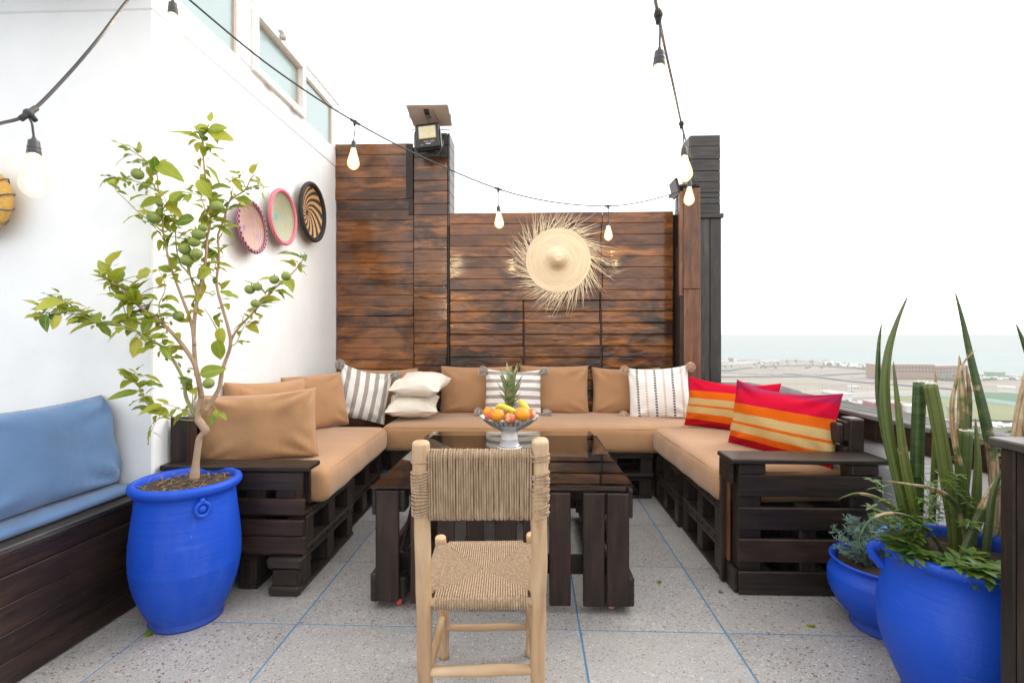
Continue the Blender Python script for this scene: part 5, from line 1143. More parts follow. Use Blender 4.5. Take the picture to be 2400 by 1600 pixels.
text('100%', 0.014, (-0.055, -0.0235, -0.090), solid('grey_print', (0.35, 0.35, 0.35), 0.4), bd)
mb = MB(); mb.tube([(c.x - 0.06, c.y + 0.05, c.z - 0.14), (c.x, c.y + 0.02, c.z - 0.17), (c.x + 0.08, c.y + 0.03, c.z - 0.16), (c.x + 0.115, c.y + 0.06, c.z - 0.06), (c.x + 0.115, c.y + 0.09, c.z)], 0.011, 8); mb.build('cable_loop', M['black'], fl)
mb = MB(); mb.box((c.x, c.y + 0.09, c.z - 0.02), (0.08, 0.08, 0.16), bev=0.006); mb.build('mount', M['gloss_black'], fl, smooth=False)
U0, U1 = at(953.5, 250, 4.37), at(1048, 248.5, 4.37); L0_, L1_ = at(971, 296.5, 4.72), at(1058, 295, 4.72); up_ = ((U1 - U0).cross(L0_ - U0)).normalized(); up_ = up_ if up_.z > 0 else -up_
def slab4(name, q, th, mat, parent): 
    V = list(q) + [p + up_ * th for p in q]; mb = MB(); mb.add(V, [[0, 1, 2, 3], [7, 6, 5, 4], [0, 4, 5, 1], [1, 5, 6, 2], [2, 6, 7, 3], [3, 7, 4, 0]]); return mb.build(name, mat, parent, smooth=False, recalc=True)
pn = slab4('solar_panel', [U0, U1, L1_, L0_], 0.012, solid('panel_back', (0.56, 0.46, 0.40), 0.6), fl)
def bil(u, v, o_=0.0): return U0.lerp(U1, u).lerp(L0_.lerp(L1_, u), v) - up_ * o_
mb = MB()
for a_, b_ in (((0, 0), (1, 0)), ((0, 1), (1, 1)), ((0, 0), (0, 1)), ((1, 0), (1, 1))): mb.tube([bil(*a_, -0.006), bil(*b_, -0.006)], 0.009, 4)
mb.build('panel_frame', solid('panel_alu', (0.42, 0.36, 0.32), 0.4, 0.3), fl, smooth=False)
slab4('junction_box', [bil(0.40, 0.12, 0.02), bil(0.51, 0.12, 0.02), bil(0.51, 0.34, 0.02), bil(0.40, 0.34, 0.02)], 0.018, M['black'], fl)
slab4('sticker', [bil(0.38, 0.46, 0.003), bil(0.53, 0.46, 0.003), bil(0.53, 0.58, 0.003), bil(0.38, 0.58, 0.003)], 0.002, solid('grey_label', (0.22, 0.21, 0.19), 0.6), fl)
mb = MB(); mb.tube(smooth_path([bil(0.46, 0.34, 0.02), bil(0.44, 0.45, 0.02), bil(0.43, 0.6, 0.015), bil(0.40, 0.8, 0.02), c + Vector((-0.02, 0.05, 0.12))], 5), 0.004, 6); mb.tube([bil(0.62, 0.15, 0.003), bil(0.70, 0.95, 0.003)], 0.003, 5); mb.build('panel_cable', solid('brown_cable', (0.28, 0.20, 0.15), 0.6), fl)
mb = MB(); zb_ = onY(1000, 312, 4.62).z
for s_, e_ in ((0, L0_), (1, L1_)): p0 = bil(s_, 0.5) + Vector((-0.012 if s_ == 0 else 0.012, 0, 0)); mb.tube([p0 + Vector((0, 0, 0.02)), Vector((p0.x, p0.y + 0.05, zb_ + 0.01)), Vector((c.x, p0.y + 0.05, zb_ + 0.004))], 0.005, 6)
mb.build('bracket', M['steel'], fl)

# ================================================================== STRING LIGHTS
def bulbmats():
    g = G('lit_filament', 0.5); e = g.n('ShaderNodeEmission', {'Color': (1.0, 0.80, 0.48), 'Strength': 230.0}); g.t.links.new(e.outputs[0], g.out.inputs[0]); a = g.m
    g = G('amber_bulb_glass', 0.1); e = g.n('ShaderNodeEmission', {'Color': (1.0, 0.64, 0.25), 'Strength': 2.7}); tr = g.n('ShaderNodeBsdfTransparent', {'Color': (1, 0.95, 0.85)}); mx = g.n('ShaderNodeMixShader', {0: 0.55, 1: tr.outputs[0], 2: e.outputs[0]})
    gs = g.n('ShaderNodeBsdfGlossy', {'Roughness': 0.05}); m2 = g.n('ShaderNodeMixShader', {0: 0.06, 1: mx.outputs[0], 2: gs.outputs[0]}); g.t.links.new(m2.outputs[0], g.out.inputs[0]); return a, g.m
M['fil'], M['bglass'] = bulbmats()
g = G('white_lit_bulb', 0.3); e_ = g.n('ShaderNodeEmission', {'Color': (1.0, 0.90, 0.72), 'Strength': 1.0}); t_ = g.n('ShaderNodeBsdfTransparent', {'Color': (1, 0.99, 0.97)}); x_ = g.n('ShaderNodeMixShader', {0: 0.3, 1: t_.outputs[0], 2: e_.outputs[0]}); g.t.links.new(x_.outputs[0], g.out.inputs[0]); M['wbulb'] = g.m
M['cord'] = solid('rubber_cord', (0.035, 0.035, 0.04), 0.55); M['socket'] = solid('bakelite_socket', (0.045, 0.045, 0.05), 0.45)
mb = MB(); mb.lathe([(0.001, 0.0), (0.004, 0.0), (0.006, -0.006), (0.012, -0.010), (0.0130, -0.018), (0.0130, -0.024), (0.0145, -0.026), (0.0145, -0.03), (0.0138, -0.032), (0.0150, -0.036), (0.0155, -0.044), (0.0135, -0.047), (0.001, -0.046)], 24); ME_S = mesh('socket', mb.V, mb.F, M['socket'], True)
mb = MB(); mb.lathe([(0.0125, -0.046), (0.0145, -0.055), (0.018, -0.07), (0.024, -0.09), (0.030, -0.112), (0.032, -0.126), (0.030, -0.138), (0.022, -0.150), (0.011, -0.158), (0.001, -0.161)], 28); ME_B = mesh('bulb', mb.V, mb.F, M['bglass'], True); ME_W = mesh('bulb', mb.V, mb.F, M['wbulb'], True)
mb = MB(); mb.lathe([(0.004, -0.055), (0.0085, -0.07), (0.013, -0.09), (0.0175, -0.112), (0.018, -0.126), (0.012, -0.143), (0.001, -0.150)], 14); ME_F = mesh('filament', mb.V, mb.F, M['fil'], True)
mb = MB(); mb.tube([(-0.028, 0, 0.0), (0.028, 0, 0.0)], 0.0075, 8); mb.tube([(0, 0, 0.004), (0, 0, -0.022)], [0.011, 0.006], 8); mb.sphere((0, 0, 0), 0.012, 10, 6); ME_C = mesh('connector', mb.V, mb.F, M['cord'], True)
def string(label, pts, drops, r_=0.0042):
    P = smooth_path([at(*p) for p in pts], 10); t = thing('string_lights', label, 'string lights', tuple(P[0])); mb = MB(); mb.tube(P, r_, 8); mb.build('cable', M['cord'], t)
    for (cpx, cpy, d, spx, spy, yaw) in drops:
        a = at(cpx, cpy, d); b = at(spx, spy, d * 1.0)
        # direction of the cable there
        k = min(range(len(P)), key=lambda i: (P[i] - a).length); a = P[k].copy(); tv = (P[min(k + 1, len(P) - 1)] - P[max(k - 1, 0)]).normalized()
        b = Vector((a.x + (b.x - a.x), a.y, b.z))
        cn = link('connector', ME_C, t, a, (tv.to_track_quat('X', 'Z')).to_matrix())
        mb = MB(); mb.tube(smooth_path([a + Vector((0, 0, -0.01)), a.lerp(b, 0.4) + Vector((0.003, 0, 0)), a.lerp(b, 0.8) + Vector((0.001, 0, 0)), b + Vector((0, 0, -0.002))], 4), 0.0028, 7); mb.build('drop_cord', M['cord'], t)
        rt = Euler((R(rnd.uniform(-3, 3)), R(rnd.uniform(-3, 3)), yaw)); s_ = link('socket', ME_S, t, b, rt); bb_ = link('bulb', ME_W if d < 1.8 else ME_B, t, b, rt); f_ = bpy.data.objects.new('filament', ME_F); C.objects.link(f_); f_.parent = bb_
    return t
e = at(1592, 448, 4.25)
string('string of glowing bulbs sagging across in front of the plank wall', [(380, -60, 1.9), (444, 0, 2.05), (640, 160, 2.4), (832, 286, 2.75), (1000, 373, 3.15), (1168, 443, 3.5), (1300, 474, 3.72), (1425, 483, 3.92), (1510, 472, 4.15), (1590, 450, 4.36)],
       [(832, 286, 2.75, 829, 328, 0), (1168, 443, 3.5, 1168, 481, 0), (1425, 483, 3.92, 1426, 515, 0)])
string('string of bulbs coming down from overhead to the grey pillar', [(1530, -60, 1.12), (1536, 0, 1.2), (1543, 35, 1.28), (1560, 120, 1.55), (1580, 210, 1.85), (1597, 290, 2.25), (1612, 350, 2.9), (1622, 400, 3.6), (1632, 432, 4.34)],
       [(1542, 35, 1.28, 1546, 112, 0), (1597, 290, 2.25, 1603, 342, 0), (1617, 378, 3.2, 1613, 425, 0)])
string('string of bulbs crossing the top left corner in front of the white wall', [(-60, 308, 1.25), (0, 290, 1.28), (67, 266, 1.33), (150, 185, 1.42), (230, 92, 1.5), (300, 0, 1.6), (360, -60, 1.64), (405, -60, 1.67)],
       [(67, 266, 1.33, 80, 322, 0)])
string('short string with a bulb socket at the top edge left of the windows', [(380, -75, 1.66), (402, -70, 1.67), (430, -75, 1.68)], [(402, -70, 1.67, 405, 1, 0)])

# ================================================================== POTS
def pot(name, label, c, prof, mat=M['pot'], wob=None, n_=72):
    mb = MB(); mb.lathe(prof, n_, wob=wob); return tag(mb.build(name, mat, loc=c), label, 'plant pot')
PC = Vector((-1.532, 2.205, 0)); sidev = lambda a, z: 1 + 0.005 * math.sin(2 * a + z * 3) + 0.002 * math.sin(3 * a + z * 9)
p1prof = [(0.001, 0.004), (0.130, 0.004), (0.142, 0.0), (0.145, 0.012), (0.142, 0.028), (0.146, 0.036), (0.158, 0.06), (0.176, 0.10), (0.194, 0.15), (0.206, 0.20), (0.2125, 0.25), (0.214, 0.257), (0.213, 0.264), (0.215, 0.30), (0.2135, 0.35), (0.209, 0.40), (0.203, 0.45), (0.197, 0.50), (0.1925, 0.54), (0.191, 0.562), (0.197, 0.570), (0.208, 0.577), (0.2165, 0.588), (0.2185, 0.60), (0.2145, 0.611), (0.204, 0.617), (0.192, 0.615), (0.184, 0.604), (0.182, 0.58), (0.178, 0.50), (0.172, 0.45)]
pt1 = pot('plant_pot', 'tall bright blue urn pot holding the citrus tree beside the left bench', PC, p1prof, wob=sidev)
mb = MB()
for k in range(400):
    pass
def soil(parent, c, r_, z, name='soil'):
    mb = MB(); N, K = 14, 28; V = [(0, 0, 0)]
    for i in range(1, N + 1):
        for k in range(K): a = 2 * math.pi * k / K; rr = r_ * i / N; v = Vector((rr * math.cos(a), rr * math.sin(a), 0)); V.append((v.x, v.y, 0.018 * noise.noise(v * 30 + c) + 0.01 * noise.noise(v * 90)))
    Fc = [[0, 1 + k, 1 + (k + 1) % K] for k in range(K)] + [[1 + (i - 1) * K + k, 1 + i * K + k, 1 + i * K + (k + 1) % K, 1 + (i - 1) * K + (k + 1) % K] for i in range(1, N) for k in range(K)]
    mb.add(V, Fc); return mb.build(name, M['soil'], parent, loc=(c.x, c.y, z))
soil(pt1, PC, 0.181, 0.588)
tw = solid('dry_litter', (0.30, 0.20, 0.10), 0.9, var=0.5); mb = MB(); q = random.Random(21)
for i in range(90):
    a, r_ = q.uniform(0, 6.28), 0.165 * math.sqrt(q.random()); p = Vector((PC.x + r_ * math.cos(a), PC.y + r_ * math.sin(a), 0.594 + q.uniform(0, 0.01))); d = Vector((q.uniform(-1, 1), q.uniform(-1, 1), q.uniform(-0.2, 0.3))).normalized() * q.uniform(0.012, 0.04); mb.tube([p, p + d * 0.5 + Vector((0, 0, 0.003)), p + d], q.uniform(0.0008, 0.002), 4)
tag(mb.build('litter', tw, pt1), kind='stuff')
# ring handle facing the aisle
hd = onY(490, 1180, PC.y - 0.185); dirh = Vector((hd.x - PC.x, hd.y - PC.y, 0)).normalized(); hc = PC + dirh * 0.206 + Vector((0, 0, 0.525)); tx_ = Vector((-dirh.y, dirh.x, 0))
mb = MB(); P = [hc + tx_ * 0.026 * math.cos(a) + Vector((0, 0, 0.028 * math.sin(a))) + dirh * (0.004) for a in [2 * math.pi * k / 24 for k in range(25)]]; mb.tube(P, 0.0085, 9, cap=False); mb.tube([hc + Vector((0, 0, 0.026)), hc + Vector((0, 0, 0.045)) - dirh * 0.004], [0.014, 0.009], 9); mb.sphere(hc - dirh * 0.006, 0.02, 12, 8, sq=(1, 1, 1))
mb.build('handle', M['pot'], pt1)
# right pots
PC2 = Vector((1.43, 1.735, 0)); p2prof = [(0.001, 0.004), (0.165, 0.0), (0.172, 0.012), (0.164, 0.03), (0.168, 0.06), (0.190, 0.11), (0.214, 0.17), (0.232, 0.23), (0.240, 0.29), (0.238, 0.34), (0.229, 0.385), (0.218, 0.42), (0.211, 0.45), (0.210, 0.475), (0.214, 0.497), (0.224, 0.510), (0.234, 0.520), (0.239, 0.532), (0.236, 0.543), (0.226, 0.549), (0.216, 0.545), (0.207, 0.53), (0.200, 0.50), (0.195, 0.44)]
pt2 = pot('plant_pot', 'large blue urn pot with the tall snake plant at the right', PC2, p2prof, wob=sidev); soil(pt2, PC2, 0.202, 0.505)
mb = MB(); hdv = Vector((-0.85, 0.50, 0)).normalized(); P = smooth_path([PC2 + hdv * 0.222 + Vector((0, 0, 0.508)), PC2 + hdv * 0.246 + Vector((0, 0, 0.502)), PC2 + hdv * 0.250 + Vector((0, 0, 0.482)), PC2 + hdv * 0.234 + Vector((0, 0, 0.455)), PC2 + hdv * 0.212 + Vector((0, 0, 0.43))], 5); mb.tube(P, 0.0095, 10, flat=1.6); mb.build('handle', M['pot'], pt2)
PC3 = Vector((1.51, 2.235, 0)); prof3 = [(0.001, 0.004), (0.118, 0.0), (0.126, 0.010), (0.120, 0.028), (0.128, 0.045)]
for i in range(16): z_ = 0.055 + i * 0.0105; prof3.append((0.132 + 0.076 * math.sin(min(1, (z_ - 0.045) / 0.14) * math.pi / 2) + 0.0018 * (i % 2), z_))
prof3 += [(0.205, 0.228), (0.192, 0.246), (0.184, 0.256), (0.186, 0.268), (0.196, 0.277), (0.203, 0.284), (0.200, 0.290), (0.190, 0.288), (0.180, 0.278), (0.176, 0.26), (0.174, 0.22)]
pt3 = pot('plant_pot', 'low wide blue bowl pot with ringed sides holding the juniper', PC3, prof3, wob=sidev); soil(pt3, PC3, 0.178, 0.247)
# dark box at the right edge
bxp = thing('plank_box', 'dark box of upright black planks with a flat top at the right edge', 'planter box', (1.6, 0.8, 0))
BFY = 1.405; Bx = onY(2341, 1100, BFY).x; BZ = onY(2338, 1047, BFY).z
yy = BFY; wds = [0.045, 0.26, 0.22, 0.2, 0.2, 0.2]; 
for i, w_ in enumerate(wds): plank('upright_plank', Bx, Bx + 0.022, yy - w_ + 0.002, yy - 0.002, 0.0, BZ, M['black_wood'], bxp, 0.004, jit=0.001); yy -= w_
plank('back_panel', Bx + 0.023, 1.83, BFY - 0.025, BFY - 0.003, 0.0, BZ, M['black_wood'], bxp, 0.004, axis=2); plank('top_board', Bx - 0.02, 1.84, yy, BFY + 0.012, BZ + 0.002, BZ + 0.026, M['pillar_wood'], bxp, 0.004, axis=1); plank('core', Bx + 0.024, 1.82, yy, BFY - 0.027, 0.0, BZ - 0.004, M['black_wood'], bxp, 0.004)

# ================================================================== CITRUS TREE
tree = thing('citrus_tree', 'slender citrus tree with yellow-green leaves and green fruit in the tall blue pot', 'tree', (PC.x, PC.y, 0.58))
D8 = PC.y + 0.06       # depth of the trunk along the camera axis
def z8(x, y): return (40 + x / 2.8, 560 + y / 2.8)
def z7(x, y): return (230 + x / 3.136, 260 + y / 3.136)
def path(pts, d0, d1): n_ = len(pts); return [at(p[0], p[1], d0 + (d1 - d0) * i / (n_ - 1)) for i, p in enumerate(pts)]
BR = []   # (points, r0, r1, leafy fraction start, material, leaf density)
trunk = path([z8(1162, 1575), z8(1170, 1500), z8(1185, 1380), z8(1200, 1300), z8(1238, 1262), z8(1215, 1220), z8(1185, 1175), z8(1192, 1100), z8(1210, 1040)], D8, D8)
A_ = path([z8(1210, 1040), z8(1192, 930), z8(1165, 820), z8(1110, 730), z8(1040, 640), z8(960, 560), z8(870, 490), z8(800, 440), z8(740, 370), z8(690, 320), z8(610, 280)], D8, D8 - 0.12)
B__ = path([z8(1180, 900), z8(1165, 760), z8(1160, 600), z8(1175, 440), z8(1210, 280), z8(1240, 120), z7(800, 940), z7(820, 850), z7(828, 700), z7(815, 560), z7(790, 500), z7(772, 330), z7(775, 250), z7(765, 190), z7(815, 100)], D8, D8 + 0.02)
C_ = path([z8(1235, 1130), z8(1260, 1090), z8(1325, 980), z8(1350, 850), z8(1400, 700), z8(1385, 580), z8(1350, 460), z8(1310, 300), z8(1325, 130), z7(880, 930), z7(885, 900), z7(930, 780), z7(965, 665), z7(1080, 580), z7(1120, 500), z7(1150, 470)], D8, D8 + 0.13)
C2 = path([z8(1400, 680), z8(1440, 600), z8(1560, 470), z8(1670, 350), z7(1310, 1290), z7(1370, 1240), z7(1440, 1180), z7(1500, 1100), z7(1520, 1040)], D8 + 0.04, D8 + 0.14)
D_ = path([z8(1170, 1160), z8(1110, 1040), z8(1090, 920), z8(1010, 770), z8(960, 710), z8(830, 640), z8(740, 580), z8(540, 550), z8(420, 480), z8(300, 400), z8(200, 370)], D8, D8 - 0.22)
D2 = path([z8(520, 545), z8(430, 505), z8(300, 485), z8(110, 485)], D8 - 0.17, D8 - 0.25)
E_ = path([z8(1170, 1188), z8(1060, 1180), z8(900, 1110), z8(830, 1045), z8(770, 900), z8(725, 865)], D8, D8 - 0.10)
E2 = path([z8(950, 1140), z8(910, 1200), z8(875, 1275)], D8 - 0.05, D8 - 0.07)
E3 = path([z8(1160, 1175), z8(1100, 1135), z8(1050, 1105), z8(960, 1080)], D8, D8 - 0.05)
F_ = path([z8(1165, 700), z8(1140, 540), z8(1080, 380), z8(1010, 190), z7(520, 1100), z7(480, 900), z7(470, 700), z7(440, 560), z7(425, 440), z7(345, 360), z7(235, 285)], D8, D8 - 0.02)
F2 = path([z7(475, 890), z7(380, 810), z7(280, 730), z7(200, 650), z7(135, 590), z7(122, 548)], D8 - 0.01, D8 - 0.03)
F3 = path([z7(450, 600), z7(360, 550), z7(250, 510), z7(115, 485)], D8 - 0.01, D8 - 0.05)
G_ = path([z7(745, 1310), z7(660, 1190), z7(600, 1115), z7(575, 1000), z7(565, 860), z7(530, 740), z7(480, 620)], D8, D8 + 0.05)
G2 = path([z7(720, 1350), z7(680, 1220), z7(670, 1130), z7(655, 920), z7(540, 890)], D8, D8 + 0.02)
H_ = path([z7(815, 830), z7(790, 740), z7(740, 620), z7(620, 600)], D8, D8 - 0.04)
H2 = path([z7(800, 520), z7(740, 460), z7(685, 418)], D8, D8 - 0.02)
H3 = path([z7(775, 370), z7(730, 320), z7(690, 268)], D8, D8 - 0.01)
H4 = path([z7(965, 660), z7(985, 600), z7(990, 520), z7(982, 455)], D8 + 0.1, D8 + 0.11)
H5 = path([z7(1085, 575), z7(1065, 510), z7(1045, 470), z7(1015, 430)], D8 + 0.12, D8 + 0.12)
H6 = path([z7(1100, 560), z7(1180, 570), z7(1250, 595)], D8 + 0.12, D8 + 0.13)
I_ = path([z8(1310, 590), z8(1260, 500), z8(1225, 455)], D8 + 0.02, D8 + 0.02)
J_ = path([z8(690, 320), z8(650, 300), z8(600, 220), z8(590, 180)], D8 - 0.1, D8 - 0.1)
J2_ = path([z8(715, 500), z8(690, 420), z8(655, 330)], D8 - 0.12, D8 - 0.1)
K_ = path([z8(960, 560), z8(930, 440), z8(970, 340), z8(960, 260), z8(920, 190)], D8 - 0.06, D8 - 0.08)
L_ = path([z8(1150, 1100), z8(1150, 960), z8(1110, 900), z8(1080, 940)], D8 + 0.0, D8 - 0.03)
M_ = path([z8(1400, 700), z8(1440, 680), z8(1500, 560), z8(1600, 535)], D8 + 0.02, D8 + 0.04)
N_ = path([z8(1240, 1060), z8(1290, 1090), z8(1320, 1150)], D8, D8 - 0.04)
mb = MB(); P = resample(smooth_path(trunk, 5), 0.012); n_ = len(P); mb.tube(P, [(0.0150 + 0.006 * max(0, 1 - i / 8)) * (1 - 0.22 * i / n_) * (1 + 0.08 * noise.noise(Vector((i * .25, 0, 0)))) + (0.004 if abs(i - n_ * 0.62) < 3 else 0) for i in range(n_)], 12); mb.build('trunk', M['bark'], tree)
spec = [(A_, .0125, .004, 0.55, 0, 46), (B__, .0095, .003, 0.25, 0, 54), (C_, .0105, .0025, 0.45, 0, 34), (C2, .0062, .0018, 0.25, 0, 24), (D_, .0085, .002, 0.30, 1, 50), (D2, .003, .001, 0.1, 1, 14), (E_, .004, .0014, 0.25, 1, 22), (E2, .0015, .0007, 0.3, 1, 4), (E3, .002, .001, .3, 1, 5),
        (F_, .0075, .0016, 0.35, 0, 40), (F2, .003, .0012, 0.1, 1, 7), (F3, .003, .001, 0.2, 1, 10), (G_, .0042, .0012, 0.2, 1, 14), (G2, .004, .0012, 0.3, 1, 10), (H_, .003, .001, 0.1, 0, 10), (H2, .0018, .0008, 0.5, 0, 1), (H3, .0018, .0008, .5, 0, 1), (H4, .0018, .0007, .2, 0, 3), (H5, .0015, .0007, .5, 1, 3), (H6, .0015, .0006, .3, 1, 3), (I_, .003, .0015, .3, 1, 3), (J_, .004, .001, .2, 0, 14), (J2_, .002, .001, .3, 1, 5), (K_, .003, .001, .2, 1, 10), (L_, .002, .001, .1, 1, 9), (M_, .0025, .001, .2, 1, 8), (N_, .002, .0008, .5, 1, 4)]
def leafmesh(L, w, seed, fold=0.25, curl=0.3):
    q = random.Random(seed); n_ = 8; V = []; Fc = []
    tw_ = q.uniform(-0.5, 0.5); wv = q.uniform(0.0, 0.004)
    for i in range(n_ + 1):
        t_ = i / n_; x = L * t_; wd = w / 2 * (math.sin(math.pi * t_ ** 0.8) ** 0.75) * (1 if t_ < 1 else 0); zc = -curl * L * t_ * t_; a = tw_ * t_
        for s_ in (-1, -0.5, 0, 0.5, 1):
            y = wd * s_; z = zc + abs(y) * fold + wv * math.sin(t_ * 14 + s_ * 2) * abs(s_); V.append((x, y * math.cos(a) - z * math.sin(a) * 0.3, z * math.cos(a) + y * math.sin(a)))
    for i in range(n_):
        for k in range(4): Fc.append([5 * i + k, 5 * i + 5 + k, 5 * i + 6 + k, 5 * i + k + 1])
    V += [(-0.012, 0.0008, 0.002), (-0.012, -0.0008, 0.002)]; b = len(V) - 2; Fc.append([b, b + 1, 2]); 
    return mesh('leaf', V, Fc, M['leaf'], True)
LM = [leafmesh(0.078 + 0.005 * (k % 5), 0.038 + 0.004 * (k % 4), 40 + k, 0.15 + 0.08 * (k % 4), 0.12 + 0.12 * (k % 5)) for k in range(10)]
q = random.Random(77); nl = 0
for (P, r0, r1, ls_, mi, cnt) in spec:
    Q = resample(smooth_path(P, 5), 0.012); n_ = len(Q); mb = MB()
    mb.tube(Q, [(r0 + (r1 - r0) * (i / max(1, n_ - 1)) ** 0.8) * (1 + 0.1 * noise.noise(Vector((i * .3, r0 * 999, 0)))) for i in range(n_)], 8)
    for k in range(int(n_ / 5)):
        i = q.randrange(1, n_ - 1); d = Vector((q.uniform(-1, 1), q.uniform(-1, 1), q.uniform(-.3, 1))).normalized(); mb.tube([Q[i], Q[i] + d * 0.011], [0.0011, 0.0003], 4)
    mb.build('branch', M['bark'] if mi == 0 and r0 > 0.004 else M['twig'], tree)
    for k in range(int(cnt * 0.72)):
        if nl >= 296: break
        f = ls_ + (1 - ls_) * (q.random() ** 0.75); i = min(n_ - 2, int(f * (n_ - 1))); p = Q[i]; t_ = (Q[i + 1] - Q[i]).normalized()
        d = (t_ * q.uniform(0.2, 0.9) + Vector((q.uniform(-1, 1), q.uniform(-1, 1), q.uniform(-0.75, 0.7)))).normalized(); 
        up = Vector((q.uniform(-.6, .6), q.uniform(-.9, .3), 1)).normalized(); sd = up.cross(d).normalized(); up2 = d.cross(sd)
        m = Matrix((d, sd, up2)).transposed(); sc = q.uniform(0.55, 1.2) * (0.75 if r1 < 0.0012 else 1.0)
        o = link('leaf', LM[q.randrange(10)], tree, p + d * 0.01, m); o.scale = (sc, sc, sc); nl += 1
# the many small leaves, too small to pick apart
mb = MB()
for (P, r0, r1, ls_, mi, cnt) in spec:
    Q = resample(smooth_path(P, 5), 0.012); n_ = len(Q)
    for k in range(int(cnt * 0.9)):
        f = ls_ * 0.9 + (1 - ls_ * 0.9) * (q.random() ** 0.8); i = min(n_ - 2, int(f * (n_ - 1))); p = Q[i]; me_ = LM[q.randrange(10)]; sc = q.uniform(0.28, 0.7)
        d = Vector((q.uniform(-1, 1), q.uniform(-1, 1), q.uniform(-0.8, 0.9))).normalized(); up = Vector((q.uniform(-.6, .6), q.uniform(-.9, .3), 1)).normalized(); sd = up.cross(d).normalized(); m = Matrix((d, sd, d.cross(sd))).transposed(); off = p + d * 0.008 + Vector((q.uniform(-.012, .012),) * 3)
        mb.add([m @ (v.co * sc) + off for v in me_.vertices], [list(pl.vertices) for pl in me_.polygons])
tag(mb.build('small_leaves', leafmat('small_citrus_leaf', [(0, (0.20, 0.27, 0.024)), (1, (0.32, 0.34, 0.035))]), tree), kind='stuff')
# a few large pale leaves seen face-on
for (x, y, sz, ang_) in [(z7(330, 1195) + (1.25, 190)), (z7(640, 800) + (1.2, 185)), (z7(490, 420) + (1.25, -20)), (z7(770, 560) + (1.1, -55)), (z7(770, 1190) + (1.15, 175)), (z8(780, 710) + (1.2, 250)), (z8(1260, 870) + (1.15, 20)), (z8(850, 560) + (1.1, 230)), (z7(560, 130 + 500) + (0.8, 60)), (z8(180, 540) + (1.0, 250)), (z8(255, 530) + (1.0, 240)), (z8(745, 530) + (1.0, 265)), (z8(1335, 630) + (1.0, 250)), (z8(1320, 710) + (1.0, 270)), (z7(755, 120) + (1.0, 160)), (z7(860, 125) + (1.0, 10)), (z7(890, 175) + (1.2, -10)), (z7(825, 45) + (0.6, 80))]:
    if nl >= 318: break
    p = at(x, y, D8 - 0.03); a = R(ang_); d = Vector((math.cos(a), q.uniform(-.2, .2), math.sin(a))).normalized(); up = Vector((0.2, -1, 0.35)); sd = up.cross(d).normalized(); up2 = d.cross(sd); m = Matrix((d, sd, up2)).transposed()
    o = link('leaf', LM[q.randrange(4)], tree, p - d * 0.035 * sz, m); o.scale = (sz, sz * 1.15, sz); nl += 1
mb = MB(); mb.sphere((0, 0, 0), 0.0255, 20, 14, sq=(1, 1, 0.92)); mb.tube([(0, 0, 0.024), (0.001, 0, 0.034)], [0.003, 0.0015], 5); ME_L = mesh('fruit', mb.V, mb.F, M['lime'], True)
for (x, y, s_) in [z7(412, 785) + (1.15,), z7(290, 465) + (1.0,), z7(738, 905) + (1.1,), z7(708, 962) + (0.95,), z7(636, 1016) + (1.0,), z7(655, 1098) + (1.08,), z7(722, 1050) + (1.0,), z7(770, 858) + (0.75,), z7(875, 700) + (1.0,), z7(1114, 1312) + (0.85,), z7(1171, 1292) + (0.78,), z7(1295, 1240) + (0.82,), z7(1382, 1214) + (0.82,), z7(1155, 1415) + (0.75,), z7(590, 1505) + (0.9,), z8(1257, 947) + (0.95,), z7(452, 682) + (0.6,)]:
    o = link('fruit', ME_L, tree, at(x, y, D8 - 0.035), (q.uniform(-.5, .5), q.uniform(-.5, .5), q.uniform(0, 6))); o.scale = (s_, s_, s_)
# fallen leaves and crumbs
for i, (px, py, lab, sc) in enumerate([(338, 1490, 'fallen citrus leaf on the floor at the foot of the tall blue pot', 0.9), (1912, 1466, 'small dry brown leaf on the floor in front of the right sofa', 0.45), (1546, 1360, 'tiny green leaf scrap on the floor between table and right sofa', 0.35), (1683, 1384, 'dark scrap of dry leaf on the floor by the right sofa end', 0.3)]):
    p = onZ(px, py, 0.006); o = link('fallen_leaf', LM[i], None, p, (R(8), R(-6), R(70 + i * 90))); o.scale = (sc, sc * 1.3, sc); tag(o, lab, 'leaf')

